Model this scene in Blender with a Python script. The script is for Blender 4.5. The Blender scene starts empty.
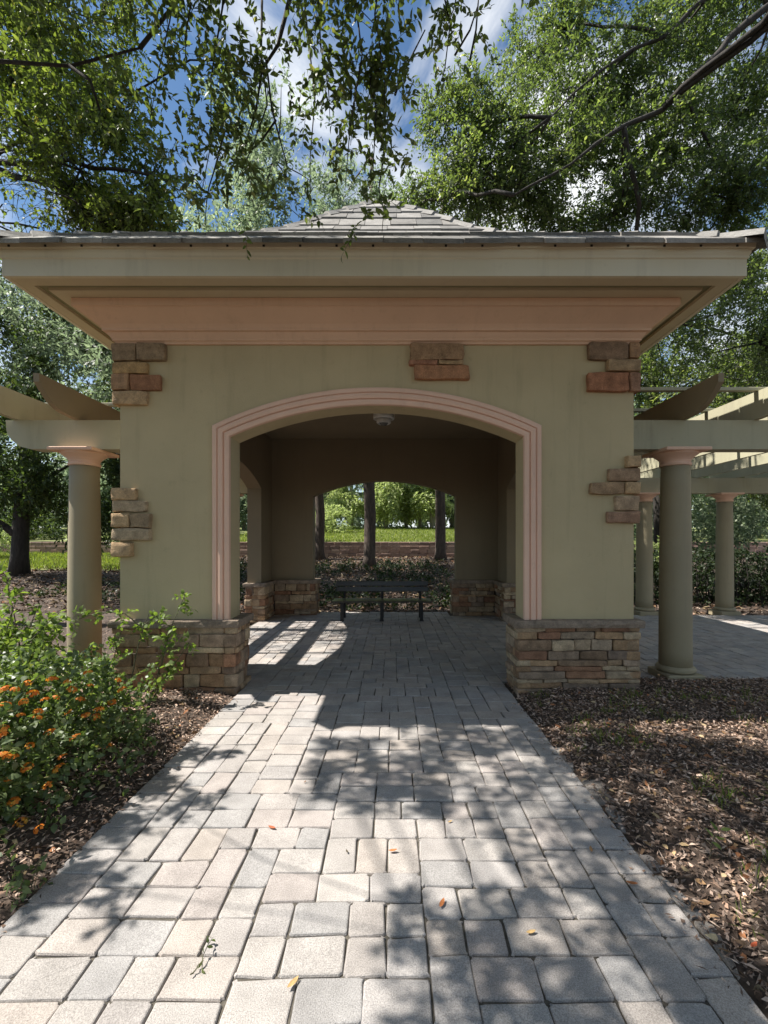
import bpy, bmesh, math, random
import numpy as np
from mathutils import Vector, Matrix, noise
R = random.Random(7)
G = np.random.default_rng(11)
scene = bpy.context.scene
COL = scene.collection
PI = math.pi

# ------------------------------------------------------------------ materials
def new_mat(name):
    m = bpy.data.materials.new(name); m.use_nodes = True
    nt = m.node_tree; nt.nodes.clear()
    out = nt.nodes.new('ShaderNodeOutputMaterial')
    b = nt.nodes.new('ShaderNodeBsdfPrincipled')
    nt.links.new(b.outputs[0], out.inputs[0])
    return m, nt, b, out
def N(nt, t, **kw):
    n = nt.nodes.new(t)
    for k, v in kw.items():
        if k.startswith('in_'): n.inputs[k[3:].replace('_', ' ')].default_value = v
        else: setattr(n, k, v)
    return n
def ramp(nt, fac, stops):
    r = nt.nodes.new('ShaderNodeValToRGB')
    e = r.color_ramp.elements
    while len(e) > 1: e.remove(e[-1])
    e[0].position = stops[0][0]; e[0].color = (*stops[0][1], 1)
    for p, c in stops[1:]:
        x = e.new(p); x.color = (*c, 1)
    nt.links.new(fac, r.inputs[0]); return r.outputs[0]
def mix(nt, a, b, fac, mode='MIX'):
    n = nt.nodes.new('ShaderNodeMix'); n.data_type = 'RGBA'; n.blend_type = mode
    for s, v in ((n.inputs[0], fac), (n.inputs[6], a), (n.inputs[7], b)):
        if hasattr(v, 'is_linked'): nt.links.new(v, s)
        elif isinstance(v, (int, float)): s.default_value = v
        else: s.default_value = (*v, 1)
    return n.outputs[2]
def tex(nt, scale, detail=4, rough=.55, vec=None, kind='ShaderNodeTexNoise'):
    n = nt.nodes.new(kind); n.inputs['Scale'].default_value = scale
    if kind == 'ShaderNodeTexNoise':
        n.inputs['Detail'].default_value = detail; n.inputs['Roughness'].default_value = rough
    if vec is None:
        g = nt.nodes.new('ShaderNodeNewGeometry'); vec = g.outputs['Position']
    nt.links.new(vec, n.inputs['Vector'])
    return n
def bump(nt, b, h, strength=.3, dist=.01):
    n = nt.nodes.new('ShaderNodeBump'); n.inputs['Strength'].default_value = strength
    n.inputs['Distance'].default_value = dist
    nt.links.new(h, n.inputs['Height']); nt.links.new(n.outputs[0], b.inputs['Normal'])

def stucco(name, c, var=.10, bs=.25, rough=.85, stain=.22, grime=(.10, .085, .06), sc=1.0):
    m, nt, b, o = new_mat(name)
    big = tex(nt, .9 * sc, 6, .6); fine = tex(nt, 160, 3, .6); mid = tex(nt, 9 * sc, 5, .65)
    c0 = tuple(x * (1 - var) for x in c); c1 = tuple(x * (1 + var) for x in c)
    base = ramp(nt, big.outputs[0], [(.3, c0), (.7, c1)])
    # vertical weather streaks
    g = nt.nodes.new('ShaderNodeNewGeometry'); mp = nt.nodes.new('ShaderNodeMapping')
    mp.inputs['Scale'].default_value = (7, 7, .55); nt.links.new(g.outputs['Position'], mp.inputs[0])
    st = tex(nt, 1.0, 6, .7, mp.outputs[0])
    f = ramp(nt, st.outputs[0], [(.54, (0, 0, 0)), (.8, (stain,) * 3)])
    col = mix(nt, base, grime, f)
    f2 = ramp(nt, mid.outputs[0], [(.62, (0, 0, 0)), (.8, (stain * .8,) * 3)])
    col = mix(nt, col, grime, f2)
    nt.links.new(col, b.inputs['Base Color']); b.inputs['Roughness'].default_value = rough
    ad = N(nt, 'ShaderNodeMath', operation='ADD'); nt.links.new(fine.outputs[0], ad.inputs[0]); nt.links.new(mid.outputs[0], ad.inputs[1])
    bump(nt, b, ad.outputs[0], bs, .006)
    return m
def tinted(name, rough=.85, spk=((.35, .6), (.75, 1.35)), sps=220, mids=14, bs=.5, bd=.006, midv=(.8, 1.15), spec=.3):
    """colour from the mesh's per-piece 'tint' attribute, mottled by noise"""
    m, nt, b, o = new_mat(name)
    a = N(nt, 'ShaderNodeAttribute', attribute_name='tint')
    s = tex(nt, sps, 3, .7); md = tex(nt, mids, 6, .65)
    f = ramp(nt, s.outputs[0], [(spk[0][0], (spk[0][1],) * 3), (spk[1][0], (spk[1][1],) * 3)])
    f2 = ramp(nt, md.outputs[0], [(.3, (midv[0],) * 3), (.7, (midv[1],) * 3)])
    c = mix(nt, mix(nt, a.outputs['Color'], f, 1.0, 'MULTIPLY'), f2, 1.0, 'MULTIPLY')
    nt.links.new(c, b.inputs['Base Color']); b.inputs['Roughness'].default_value = rough
    b.inputs['Specular IOR Level'].default_value = spec
    ad = N(nt, 'ShaderNodeMath', operation='ADD'); nt.links.new(s.outputs[0], ad.inputs[0]); nt.links.new(md.outputs[0], ad.inputs[1])
    bump(nt, b, ad.outputs[0], bs, bd)
    return m
def leafmat(name, stops, trans=.4, rough=.5, tcol=1.6, spec=.3, tb=.45):
    m, nt, b, o = new_mat(name)
    a = N(nt, 'ShaderNodeAttribute', attribute_name='rnd')
    c = ramp(nt, a.outputs['Fac'], stops)
    nt.links.new(c, b.inputs['Base Color']); b.inputs['Roughness'].default_value = rough
    b.inputs['Specular IOR Level'].default_value = spec
    t = nt.nodes.new('ShaderNodeBsdfTranslucent')
    tc = mix(nt, c, (tcol * 1.05, tcol * 1.15, tcol * tb), 1.0, 'MULTIPLY')
    nt.links.new(tc, t.inputs[0])
    ms = nt.nodes.new('ShaderNodeMixShader'); ms.inputs[0].default_value = trans
    nt.links.new(b.outputs[0], ms.inputs[1]); nt.links.new(t.outputs[0], ms.inputs[2])
    nt.links.new(ms.outputs[0], o.inputs[0])
    return m
def plain(name, c, rough=.6, metal=0, var=.15, sc=12, bs=.1):
    m, nt, b, o = new_mat(name)
    t = tex(nt, sc, 6, .6)
    nt.links.new(ramp(nt, t.outputs[0], [(.3, tuple(x * (1 - var) for x in c)), (.7, tuple(x * (1 + var) for x in c))]), b.inputs['Base Color'])
    b.inputs['Roughness'].default_value = rough; b.inputs['Metallic'].default_value = metal
    bump(nt, b, t.outputs[0], bs, .01)
    return m
def barkmat(name, c0, c1):
    m, nt, b, o = new_mat(name)
    g = nt.nodes.new('ShaderNodeNewGeometry'); mp = nt.nodes.new('ShaderNodeMapping')
    mp.inputs['Scale'].default_value = (1, 1, .22); nt.links.new(g.outputs['Position'], mp.inputs[0])
    t = tex(nt, 16, 7, .7, mp.outputs[0])
    nt.links.new(ramp(nt, t.outputs[0], [(.32, c0), (.68, c1)]), b.inputs['Base Color'])
    b.inputs['Roughness'].default_value = .9; bump(nt, b, t.outputs[0], .9, .03)
    return m

M = {}
M['wall'] = stucco('wall_stucco', (.515, .42, .25), var=.10, stain=.26, bs=.6)
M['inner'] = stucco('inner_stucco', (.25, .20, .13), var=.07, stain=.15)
M['pink'] = stucco('pink_trim', (.76, .505, .38), var=.08, stain=.2, bs=.12, grime=(.22, .12, .08))
M['salmon'] = stucco('salmon_cornice', (.73, .485, .335), var=.09, stain=.25, bs=.12, grime=(.25, .13, .08))
M['cream'] = stucco('cream_paint', (.68, .61, .46), var=.06, stain=.2, bs=.1, rough=.6)
M['beige'] = stucco('beige_soffit', (.58, .49, .335), var=.06, stain=.12, bs=.1, rough=.7)
M['olive'] = stucco('olive_groove', (.26, .235, .13), var=.06, stain=.1, bs=.1)
M['column'] = stucco('column_paint', (.32, .27, .175), var=.10, stain=.3, bs=.25, rough=.7)
M['perg'] = stucco('pergola_paint', (.42, .395, .275), var=.10, stain=.3, bs=.15, rough=.7)
M['shaderafter'] = stucco('shaded_rafter_paint', (.27, .215, .135), var=.10, stain=.3, bs=.15, rough=.7)  # pergola paint darkened, the near rafters' shade put into the colour
M['paver'] = tinted('tumbled_paver', .9, ((.33, .62), (.68, 1.3)), 230, 5, .7, .005, (.78, 1.14), .2)
M['sand'] = plain('joint_sand', (.085, .075, .060), .95, 0, .35, 60, .4)
M['stone'] = tinted('ledge_stone', .88, ((.3, .72), (.75, 1.22)), 90, 11, .9, .012, (.6, 1.35))
M['mortar'] = plain('dark_mortar', (.07, .055, .045), .95, 0, .3, 40, .4)
M['tile'] = tinted('roof_tile', .8, ((.3, .75), (.75, 1.2)), 60, 6, .4, .006, (.7, 1.2))
M['mulchbase'] = plain('mulch_soil', (.072, .05, .037), .95, 0, .55, 30, .9)
M['chip'] = tinted('mulch_chip', .9, ((.3, .8), (.7, 1.2)), 120, 40, .4, .004, (.8, 1.2))
M['lawn'] = plain('lawn_soil', (.17, .19, .06), .95, 0, .4, 9, .6)
M['blade'] = leafmat('grass_blade', [(0, (.08, .105, .028)), (.6, (.17, .215, .055)), (1, (.30, .30, .11))], .4, .6)
M['retain'] = tinted('retaining_block', .92, ((.3, .7), (.7, 1.25)), 60, 8, .7, .01, (.75, 1.2))
M['bark'] = barkmat('oak_bark', (.018, .015, .012), (.06, .05, .042))
M['pinebark'] = barkmat('pine_bark', (.035, .025, .02), (.13, .095, .075))
M['palebark'] = barkmat('pale_bark', (.16, .14, .115), (.42, .38, .32))
M['twig'] = plain('green_twig', (.10, .095, .05), .8)
M['steel'] = plain('dark_metal', (.03, .03, .032), .45, .6)
M['slat'] = plain('bench_slat', (.045, .04, .035), .3, 0, .25, 20, .1)
M['lampw'] = plain('lamp_enamel', (.75, .74, .7), .4)
M['lampg'] = plain('lamp_glass', (.16, .16, .15), .15)
M['slotdark'] = plain('slot_dark', (.03, .025, .02), .9)  # near-black colour for the weep slot blocks
M['lf_yel'] = leafmat('leaf_yellowgreen', [(0, (.055, .075, .022)), (.5, (.115, .145, .042)), (.85, (.20, .225, .075)), (1, (.30, .25, .09))], .48)
M['lf_mid'] = leafmat('leaf_midgreen', [(0, (.035, .055, .025)), (.5, (.07, .10, .042)), (.85, (.13, .165, .065)), (1, (.2, .2, .08))], .4)
M['lf_oak'] = leafmat('leaf_oak', [(0, (.05, .068, .034)), (.5, (.095, .125, .058)), (.85, (.17, .20, .09)), (1, (.28, .29, .15))], .52, .42, tcol=2.0, spec=.55)
M['lf_near'] = leafmat('leaf_near', [(0, (.045, .062, .026)), (.5, (.088, .116, .045)), (.85, (.155, .185, .075)), (1, (.26, .24, .11))], .46, .45, spec=.45)
M['lf_blue'] = leafmat('leaf_bluegreen', [(0, (.10, .13, .085)), (.5, (.20, .24, .155)), (1, (.36, .40, .27))], .48, tcol=1.35, tb=.95)
M['lf_pale'] = leafmat('leaf_pale', [(0, (.22, .26, .11)), (.5, (.38, .42, .20)), (1, (.56, .58, .34))], .5, tcol=1.4, tb=.8)
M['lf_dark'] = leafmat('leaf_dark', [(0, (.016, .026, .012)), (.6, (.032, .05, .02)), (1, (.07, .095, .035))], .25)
M['lf_lan'] = leafmat('leaf_lantana', [(0, (.055, .08, .03)), (.5, (.11, .155, .06)), (.9, (.20, .255, .11)), (1, (.30, .28, .13))], .38, .42, spec=.5)
M['lf_vine'] = leafmat('leaf_firebush', [(0, (.08, .12, .03)), (.5, (.15, .21, .055)), (1, (.27, .33, .11))], .42, .5)
M['flower'] = leafmat('lantana_petal', [(0, (.64, .15, .025)), (.55, (.80, .29, .04)), (1, (.85, .52, .10))], .3, .6, 1.0)
M['dryleaf'] = tinted('dry_leaf', .7, ((.3, .8), (.7, 1.2)), 60, 30, .3, .003)

# ------------------------------------------------------------------ mesh helpers
class MB:
    def __init__(s): s.V = []; s.F = []; s.T = []; s.M = []
    def add(s, vs, fs, tint=(.5, .5, .5), mi=0):
        o = len(s.V); s.V += [tuple(v) for v in vs]; s.F += [tuple(i + o for i in f) for f in fs]
        s.T += [tint] * len(vs); s.M += [mi] * len(fs)
    def box(s, x0, x1, y0, y1, z0, z1, bev=.006, tint=(.5, .5, .5), mi=0, mat=None):
        c = Vector(((x0 + x1) / 2, (y0 + y1) / 2, (z0 + z1) / 2)); h = ((x1 - x0) / 2, (y1 - y0) / 2, (z1 - z0) / 2)
        b = min(bev, min(h) * .45); vs = []; idx = {}
        for sx in (-1, 1):
            for sy in (-1, 1):
                for sz in (-1, 1):
                    S = (sx, sy, sz)
                    for ax in range(3):
                        p = [S[k] * (h[k] if k == ax else h[k] - b) for k in range(3)]
                        idx[(S, ax)] = len(vs); v = Vector(p)
                        if mat: v = mat @ v
                        vs.append(c + v)
        fs = []
        for ax in range(3):
            u, w = [(1, 2), (2, 0), (0, 1)][ax]
            for sg in (-1, 1):
                q = []
                for a, bb in ((-1, -1), (1, -1), (1, 1), (-1, 1)):
                    S = [0, 0, 0]; S[ax] = sg; S[u] = a; S[w] = bb; q.append(idx[(tuple(S), ax)])
                fs.append(q if sg > 0 else q[::-1])
        for ax in range(3):
            u, w = [(1, 2), (2, 0), (0, 1)][ax]
            for a in (-1, 1):
                for bb in (-1, 1):
                    S0 = [0, 0, 0]; S0[ax] = -1; S0[u] = a; S0[w] = bb; S1 = list(S0); S1[ax] = 1
                    q = [idx[(tuple(S0), u)], idx[(tuple(S1), u)], idx[(tuple(S1), w)], idx[(tuple(S0), w)]]
                    fs.append(q if a * bb < 0 else q[::-1])
        for sx in (-1, 1):
            for sy in (-1, 1):
                for sz in (-1, 1):
                    q = [idx[((sx, sy, sz), k)] for k in range(3)]
                    fs.append(q if sx * sy * sz > 0 else q[::-1])
        s.add(vs, fs, tint, mi)
    def prism(s, poly, axis, a, b, tint=(.5, .5, .5), mi=0):
        """poly: 2-D outline; axis 'y' -> (x,z) pts extruded in y, 'x' -> (y,z), 'z' -> (x,y)"""
        def P(p, t): return {'y': (p[0], t, p[1]), 'x': (t, p[0], p[1]), 'z': (p[0], p[1], t)}[axis]
        n = len(poly)
        vs = [P(p, a) for p in poly] + [P(p, b) for p in poly]
        fs = [tuple(range(n)), tuple(range(2 * n - 1, n - 1, -1))]
        fs += [(i, i + n, (i + 1) % n + n, (i + 1) % n) for i in range(n)]
        s.add(vs, fs, tint, mi)
    def rock(s, x0, x1, y0, y1, z0, z1, tint, amp=.008, m=9, fr=7.0, mi=0, mat=None):
        cx, cy, cz = (x0 + x1) / 2, (y0 + y1) / 2, (z0 + z1) / 2
        hx, hy, hz = (x1 - x0) / 2, (y1 - y0) / 2, (z1 - z0) / 2
        t = (-1, -.86, -.4, .4, .86, 1); n = 6; vs = []; fs = []
        sd = R.random() * 50
        for ax in range(3):
            for sg in (-1, 1):
                o = len(vs)
                for a in t:
                    for b in t:
                        p = [0, 0, 0]; p[ax] = sg; p[(ax + 1) % 3] = a; p[(ax + 2) % 3] = b
                        k = (abs(p[0]) ** m + abs(p[1]) ** m + abs(p[2]) ** m) ** (-1 / m)
                        q = Vector((p[0] * k * hx, p[1] * k * hy, p[2] * k * hz))
                        w = q * fr + Vector((sd, sd * .7, cz * 3))
                        q += noise.noise_vector(w) * amp + noise.noise_vector(w * 3.1) * amp * .45
                        if mat: q = mat @ q
                        vs.append((cx + q.x, cy + q.y, cz + q.z))
                for i in range(n - 1):
                    for j in range(n - 1):
                        q = (o + i * n + j, o + (i + 1) * n + j, o + (i + 1) * n + j + 1, o + i * n + j + 1)
                        fs.append(q if sg > 0 else q[::-1])
        s.add(vs, fs, tint, mi)
    def lathe(s, prof, cx, cy, n=40, mi=0, tint=(.5, .5, .5)):
        vs = []; fs = []
        for r, z in prof:
            for k in range(n):
                a = 2 * PI * k / n; vs.append((cx + r * math.cos(a), cy + r * math.sin(a), z))
        for i in range(len(prof) - 1):
            for k in range(n):
                fs.append((i * n + k, i * n + (k + 1) % n, (i + 1) * n + (k + 1) % n, (i + 1) * n + k))
        fs.append(tuple(range(n))[::-1]); fs.append(tuple(range((len(prof) - 1) * n, len(prof) * n)))
        s.add(vs, fs, tint, mi)
    def tube(s, pts, rad, n=6, mi=0, tint=(.5, .5, .5), wob=0):
        pts = [Vector(p) for p in pts]; vs = []; fs = []
        up = Vector((.31, .17, .93))
        for i, p in enumerate(pts):
            d = (pts[min(i + 1, len(pts) - 1)] - pts[max(i - 1, 0)]).normalized()
            a = d.cross(up)
            if a.length < .05: a = d.cross(Vector((1, 0, 0)))
            a.normalize(); b = d.cross(a)
            r = rad[i] if hasattr(rad, '__len__') else rad
            for k in range(n):
                t = 2 * PI * k / n; rr = r * (1 + wob * noise.noise(Vector((p.x * 3 + k * 1.7, p.y * 3, p.z * 2))))
                vs.append(p + (a * math.cos(t) + b * math.sin(t)) * rr)
        for i in range(len(pts) - 1):
            for k in range(n):
                fs.append((i * n + k, i * n + (k + 1) % n, (i + 1) * n + (k + 1) % n, (i + 1) * n + k))
        fs.append(tuple(range(n))[::-1]); fs.append(tuple(range((len(pts) - 1) * n, len(pts) * n)))
        s.add(vs, fs, tint, mi)
    def build(s, name, mats, parent=None, smooth=False, recalc=True):
        me = bpy.data.meshes.new(name); me.from_pydata(s.V, [], s.F)
        for m in (mats if isinstance(mats, (list, tuple)) else [mats]): me.materials.append(m)
        me.polygons.foreach_set('material_index', s.M)
        a = me.attributes.new('tint', 'FLOAT_COLOR', 'POINT')
        t = np.ones((len(s.V), 4), dtype=np.float32); t[:, :3] = np.array(s.T, dtype=np.float32)
        a.data.foreach_set('color', t.ravel())
        if recalc:
            bm = bmesh.new(); bm.from_mesh(me); bmesh.ops.recalc_face_normals(bm, faces=bm.faces); bm.to_mesh(me); bm.free()
        if smooth: me.polygons.foreach_set('use_smooth', [True] * len(me.polygons))
        me.update()
        o = bpy.data.objects.new(name, me); COL.objects.link(o)
        if parent: o.parent = parent; o.matrix_parent_inverse = Matrix.Translation(-parent.location)
        return o

def np_mesh(name, V, nper, pattern, rnd, mat, parent=None, tint=None):
    """many equal little pieces: V (n,nper,3); pattern: faces of one piece"""
    n = len(V); me = bpy.data.meshes.new(name)
    me.vertices.add(n * nper); me.vertices.foreach_set('co', V.reshape(-1).astype(np.float32))
    flat = np.concatenate([np.array(f) for f in pattern]); sizes = np.array([len(f) for f in pattern])
    L = (np.arange(n)[:, None] * nper + flat[None, :]).ravel()
    st1 = np.concatenate([[0], np.cumsum(sizes)[:-1]])
    ST = (np.arange(n)[:, None] * len(flat) + st1[None, :]).ravel()
    me.loops.add(len(L)); me.loops.foreach_set('vertex_index', L.astype(np.int32))
    me.polygons.add(len(ST)); me.polygons.foreach_set('loop_start', ST.astype(np.int32))
    me.update(calc_edges=True)
    a = me.attributes.new('rnd', 'FLOAT', 'POINT'); a.data.foreach_set('value', np.repeat(rnd, nper).astype(np.float32))
    if tint is not None:
        a = me.attributes.new('tint', 'FLOAT_COLOR', 'POINT'); t = np.ones((n, 4)); t[:, :3] = tint
        a.data.foreach_set('color', np.repeat(t, nper, axis=0).astype(np.float32).ravel())
    me.materials.append(mat)
    o = bpy.data.objects.new(name, me); COL.objects.link(o)
    if parent: o.parent = parent; o.matrix_parent_inverse = Matrix.Translation(-parent.location)
    return o
def unit(a): return a / np.maximum(np.linalg.norm(a, axis=-1, keepdims=True), 1e-9)
LEAF6 = [(0, 2, 1), (1, 2, 4, 3), (3, 4, 5)]
def leaf_verts(P, D, L, W, curl=.25, near=True):
    n = len(P); D = unit(D)
    Nn = unit(G.normal(size=(n, 3)) * .75 + np.array([0, 0, 1.0])); S = unit(np.cross(D, Nn)); U = np.cross(S, D)
    L = (L * G.uniform(.65, 1.25, n))[:, None]; W = (W * G.uniform(.75, 1.2, n))[:, None]
    c = (curl * G.uniform(-.3, 1.2, n))[:, None] * L
    if near:
        f = W * .18
        V = np.stack([P, P + D * L * .33 + S * W * .5 + U * f, P + D * L * .33 - S * W * .5 + U * f,
                      P + D * L * .7 + S * W * .38 + U * (f - c * .4), P + D * L * .7 - S * W * .38 + U * (f - c * .4),
                      P + D * L - U * c], axis=1)
        return V, 6, LEAF6
    V = np.stack([P, P + D * L * .45 - S * W * .5, P + D * L - U * c, P + D * L * .45 + S * W * .5], axis=1)
    return V, 4, [(0, 1, 2, 3)]

def empty(name, loc, label, cat, group=None):
    o = bpy.data.objects.new(name, None); COL.objects.link(o); o.location = loc; o.empty_display_size = .2
    return tag(o, label, cat, group)
def tag(o, label, cat, group=None):
    o['label'] = label; o['category'] = cat
    if group: o['group'] = group
    return o
def struct(o): o['kind'] = 'structure'; return o
def stuff(o): o['kind'] = 'stuff'; return o

# ------------------------------------------------------------------ layout constants (metres; camera at x=0,y=0)
H, F, PX0, PY0 = 1.47, 445.0, 392.0, 542.0
def at(px, py, Y): return Vector(((px - PX0) * Y / F, Y, H - (py - PY0) * Y / F))
XC, YC = -.15, 6.85
HX, HY = 2.55, 2.43                      # outer half sizes of the pavilion walls
WT = .26
YF = YC - HY                             # front face 4.42
SUNV = Vector((-2.76, .13, 3.85)).normalized()
KX = 2.76 / 3.85; KY = -.13 / 3.85

# ------------------------------------------------------------------ world, sun, camera
w = bpy.data.worlds.new('World'); scene.world = w; w.use_nodes = True
nt = w.node_tree; nt.nodes.clear()
wo = nt.nodes.new('ShaderNodeOutputWorld'); bg = nt.nodes.new('ShaderNodeBackground')
sky = nt.nodes.new('ShaderNodeTexSky'); sky.sky_type = 'NISHITA'; sky.sun_disc = False
sky.sun_elevation = math.asin(SUNV.z); sky.sun_rotation = math.atan2(SUNV.x, SUNV.y)
sky.air_density = 1.15; sky.dust_density = .3; sky.ozone_density = 1.6
tc = nt.nodes.new('ShaderNodeTexCoord'); mp = nt.nodes.new('ShaderNodeMapping'); mp.inputs['Scale'].default_value = (1.0, 1.0, 1.9)
mp.inputs['Location'].default_value = (.35, .2, .1)
nt.links.new(tc.outputs['Generated'], mp.inputs[0])
cn = tex(nt, 2.6, 9, .58, mp.outputs[0]); cn.inputs['Distortion'].default_value = .4
cf = ramp(nt, cn.outputs[0], [(.46, (0, 0, 0)), (.64, (.95, .95, .95))])
cc = mix(nt, mix(nt, sky.outputs[0], (1.05, 1.28, 1.42), 1.0, 'MULTIPLY'), (12.5, 12.8, 13), cf)
nt.links.new(cc, bg.inputs[0]); bg.inputs[1].default_value = .049
nt.links.new(bg.outputs[0], wo.inputs[0])

sl = bpy.data.lights.new('sun', 'SUN'); sl.energy = 5.0; sl.angle = math.radians(.45); sl.color = (1, .955, .88)
so = bpy.data.objects.new('sun', sl); COL.objects.link(so); so.location = (-20, 5, 30)
so.rotation_euler = SUNV.to_track_quat('Z', 'Y').to_euler()
cd = bpy.data.cameras.new('camera'); cam = bpy.data.objects.new('camera', cd); COL.objects.link(cam)
cam.location = (0, 0, H); cam.rotation_euler = (PI / 2, 0, 0)
cd.sensor_fit = 'VERTICAL'; cd.sensor_height = 36; cd.sensor_width = 27; cd.lens = F / 1024 * 36
cd.shift_x = -(PX0 - 384) / 1024; cd.shift_y = (PY0 - 512) / 1024
cd.clip_start = .05; cd.clip_end = 900
scene.camera = cam
vs = scene.view_settings; vs.view_transform = 'Standard'; vs.look = 'None'; vs.gamma = 1; vs.exposure = .95
scene.cycles.use_denoising = True; scene.cycles.max_bounces = 8; scene.cycles.diffuse_bounces = 5
scene.cycles.transmission_bounces = 4; scene.cycles.caustics_reflective = False; scene.cycles.caustics_refractive = False
try: scene.cycles.denoiser = 'OPENIMAGEDENOISE'
except Exception: pass

# ------------------------------------------------------------------ terrain
def zter(x, y):
    z = -.07
    if y > 9.6: z = -.07 + .84 * min(1.0, (y - 9.6) / 10.4)
    if y > 20.5: z = .77 + .70 * min(1, (y - 20.5) / .6)
    if y > 21.1: z = 1.45 + 1.15 * min(1.0, (y - 21.1) / 15)
    if x < -5 and y <= 20.5: z += .12 * min(1, (-5 - x) / 6) * max(0, min(1, (y - 4) / 8))
    return z + .03 * noise.noise(Vector((x * .5, y * .5, 0))) * (1 if y > 10 else .3)
def axis(*segs):
    out = []
    for a, b, st in segs:
        n = max(1, round((b - a) / st)); out += [a + (b - a) * i / n for i in range(n)]
    return out + [segs[-1][1]]
def sheet(name, xs, ys, zf, mat):
    mb = MB(); nx = len(xs)
    mb.add([(x, y, zf(x, y)) for y in ys for x in xs],
           [(j * nx + i, j * nx + i + 1, (j + 1) * nx + i + 1, (j + 1) * nx + i) for j in range(len(ys) - 1) for i in range(nx - 1)])
    return mb.build(name, mat, smooth=True, recalc=False)
struct(sheet('ground', axis((-320, -40, 40), (-40, -10, 2), (-10, 10, .5), (10, 40, 2), (40, 320, 40)),
      axis((-80, -4, 10), (-4, 9.6, .6), (9.6, 20.5, .5), (20.5, 21.1, .2), (21.1, 40, 1), (40, 400, 40)), zter, M['mulchbase']))
def zbed(x, y, edge):
    d = abs(x - edge)
    return -.03 + .055 * min(1, d / .35) + .022 * noise.noise(Vector((x * 2.2, y * 2.2, 3))) * min(1, d / .2) + .01 * noise.noise(Vector((x * 9, y * 9, 3)))
struct(sheet('mulch_bed', axis((-7, -3, .2), (-3, -1.5, .06)), axis((-1, 1, .2), (1, 4.38, .06)), lambda x, y: zbed(x, y, -1.5), M['mulchbase']))
struct(sheet('mulch_bed', axis((-7, -2.72, .12)), axis((4.38, 10, .15)), lambda x, y: zbed(x, y, -1.5) - (.09 * max(0, min(1, (y - 8) / 2))), M['mulchbase']))
struct(sheet('mulch_bed', axis((1.18, 3.5, .06), (3.5, 9, .25)), axis((-1, 1, .2), (1, 4.72, .06)), lambda x, y: zbed(x, y, 1.18), M['mulchbase']))
# sunny lawn above the retaining wall, and the strip of lawn at the left below it
struct(sheet('lawn', axis((-60, 60, 1.5)), axis((21.15, 44, .7)), lambda x, y: zter(x, y) + .03, M['lawn']))
struct(sheet('lawn', axis((-26, -8.6, .6)), axis((15.2, 20.4, .5)), lambda x, y: zter(x, y) + .02 - max(0, (x + 9.2)) * .1, M['lawn']))

def blades(name, n, fx, fy, hgt, wid):
    x = fx(n); y = fy(n); z = np.array([zter(a, b) for a, b in zip(x, y)]) + .02
    P = np.stack([x, y, z], 1); D = unit(G.normal(size=(n, 3)) * .35 + np.array([0, 0, 1.0]))
    V, k, pt = leaf_verts(P, D, hgt, wid, .2, False)
    return np_mesh(name, V, k, pt, np.clip(G.normal(.55, .22, n), 0, 1), M['blade'])
stuff(blades('lawn_grass', 26000, lambda n: G.uniform(-9, 9, n), lambda n: 21.2 + 15 * G.random(n) ** 1.4, .14, .035))
stuff(blades('lawn_grass', 16000, lambda n: G.uniform(-20, -9.2, n), lambda n: G.uniform(15.3, 20.3, n), .13, .03))

# ------------------------------------------------------------------ pavers: tumbled squares and one-and-a-halves laid at random
PAV = [(.46, .43, .40), (.475, .44, .41), (.44, .415, .395), (.41, .395, .38), (.48, .435, .395), (.48, .43, .385), (.465, .42, .39), (.45, .415, .385), (.485, .45, .415), (.39, .375, .36), (.43, .40, .375)]
def tiling(nx, ny):
    occ = np.zeros((ny + 4, nx), bool); out = []
    for r in range(ny):
        c = 0
        while c < nx:
            if occ[r, c]: c += 1; continue
            L = 1
            while c + L < nx and not occ[r, c + L]: L += 1
            opts = [(2, 2)] * 4 + [(2, 3)] * 4 + [(3, 2)] * 4
            opts = [o for o in opts if o[0] <= L and L - o[0] != 1] or [(L, 2)]
            if c and R.random() < .55:            # finish level with the neighbour on the left
                lv = r
                while lv < ny + 3 and occ[lv, c - 1]: lv += 1
                o2 = [o for o in opts if r + o[1] == lv]
                opts = o2 or opts
            if L >= 5 and R.random() < .45: opts = [o for o in opts if o[0] == 3] or opts
            w_, h_ = R.choice(opts); occ[r:r + h_, c:c + w_] = True; out.append((c, r, w_, h_)); c += w_
    return out
pv = MB(); U, UY = .074, .0785
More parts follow.
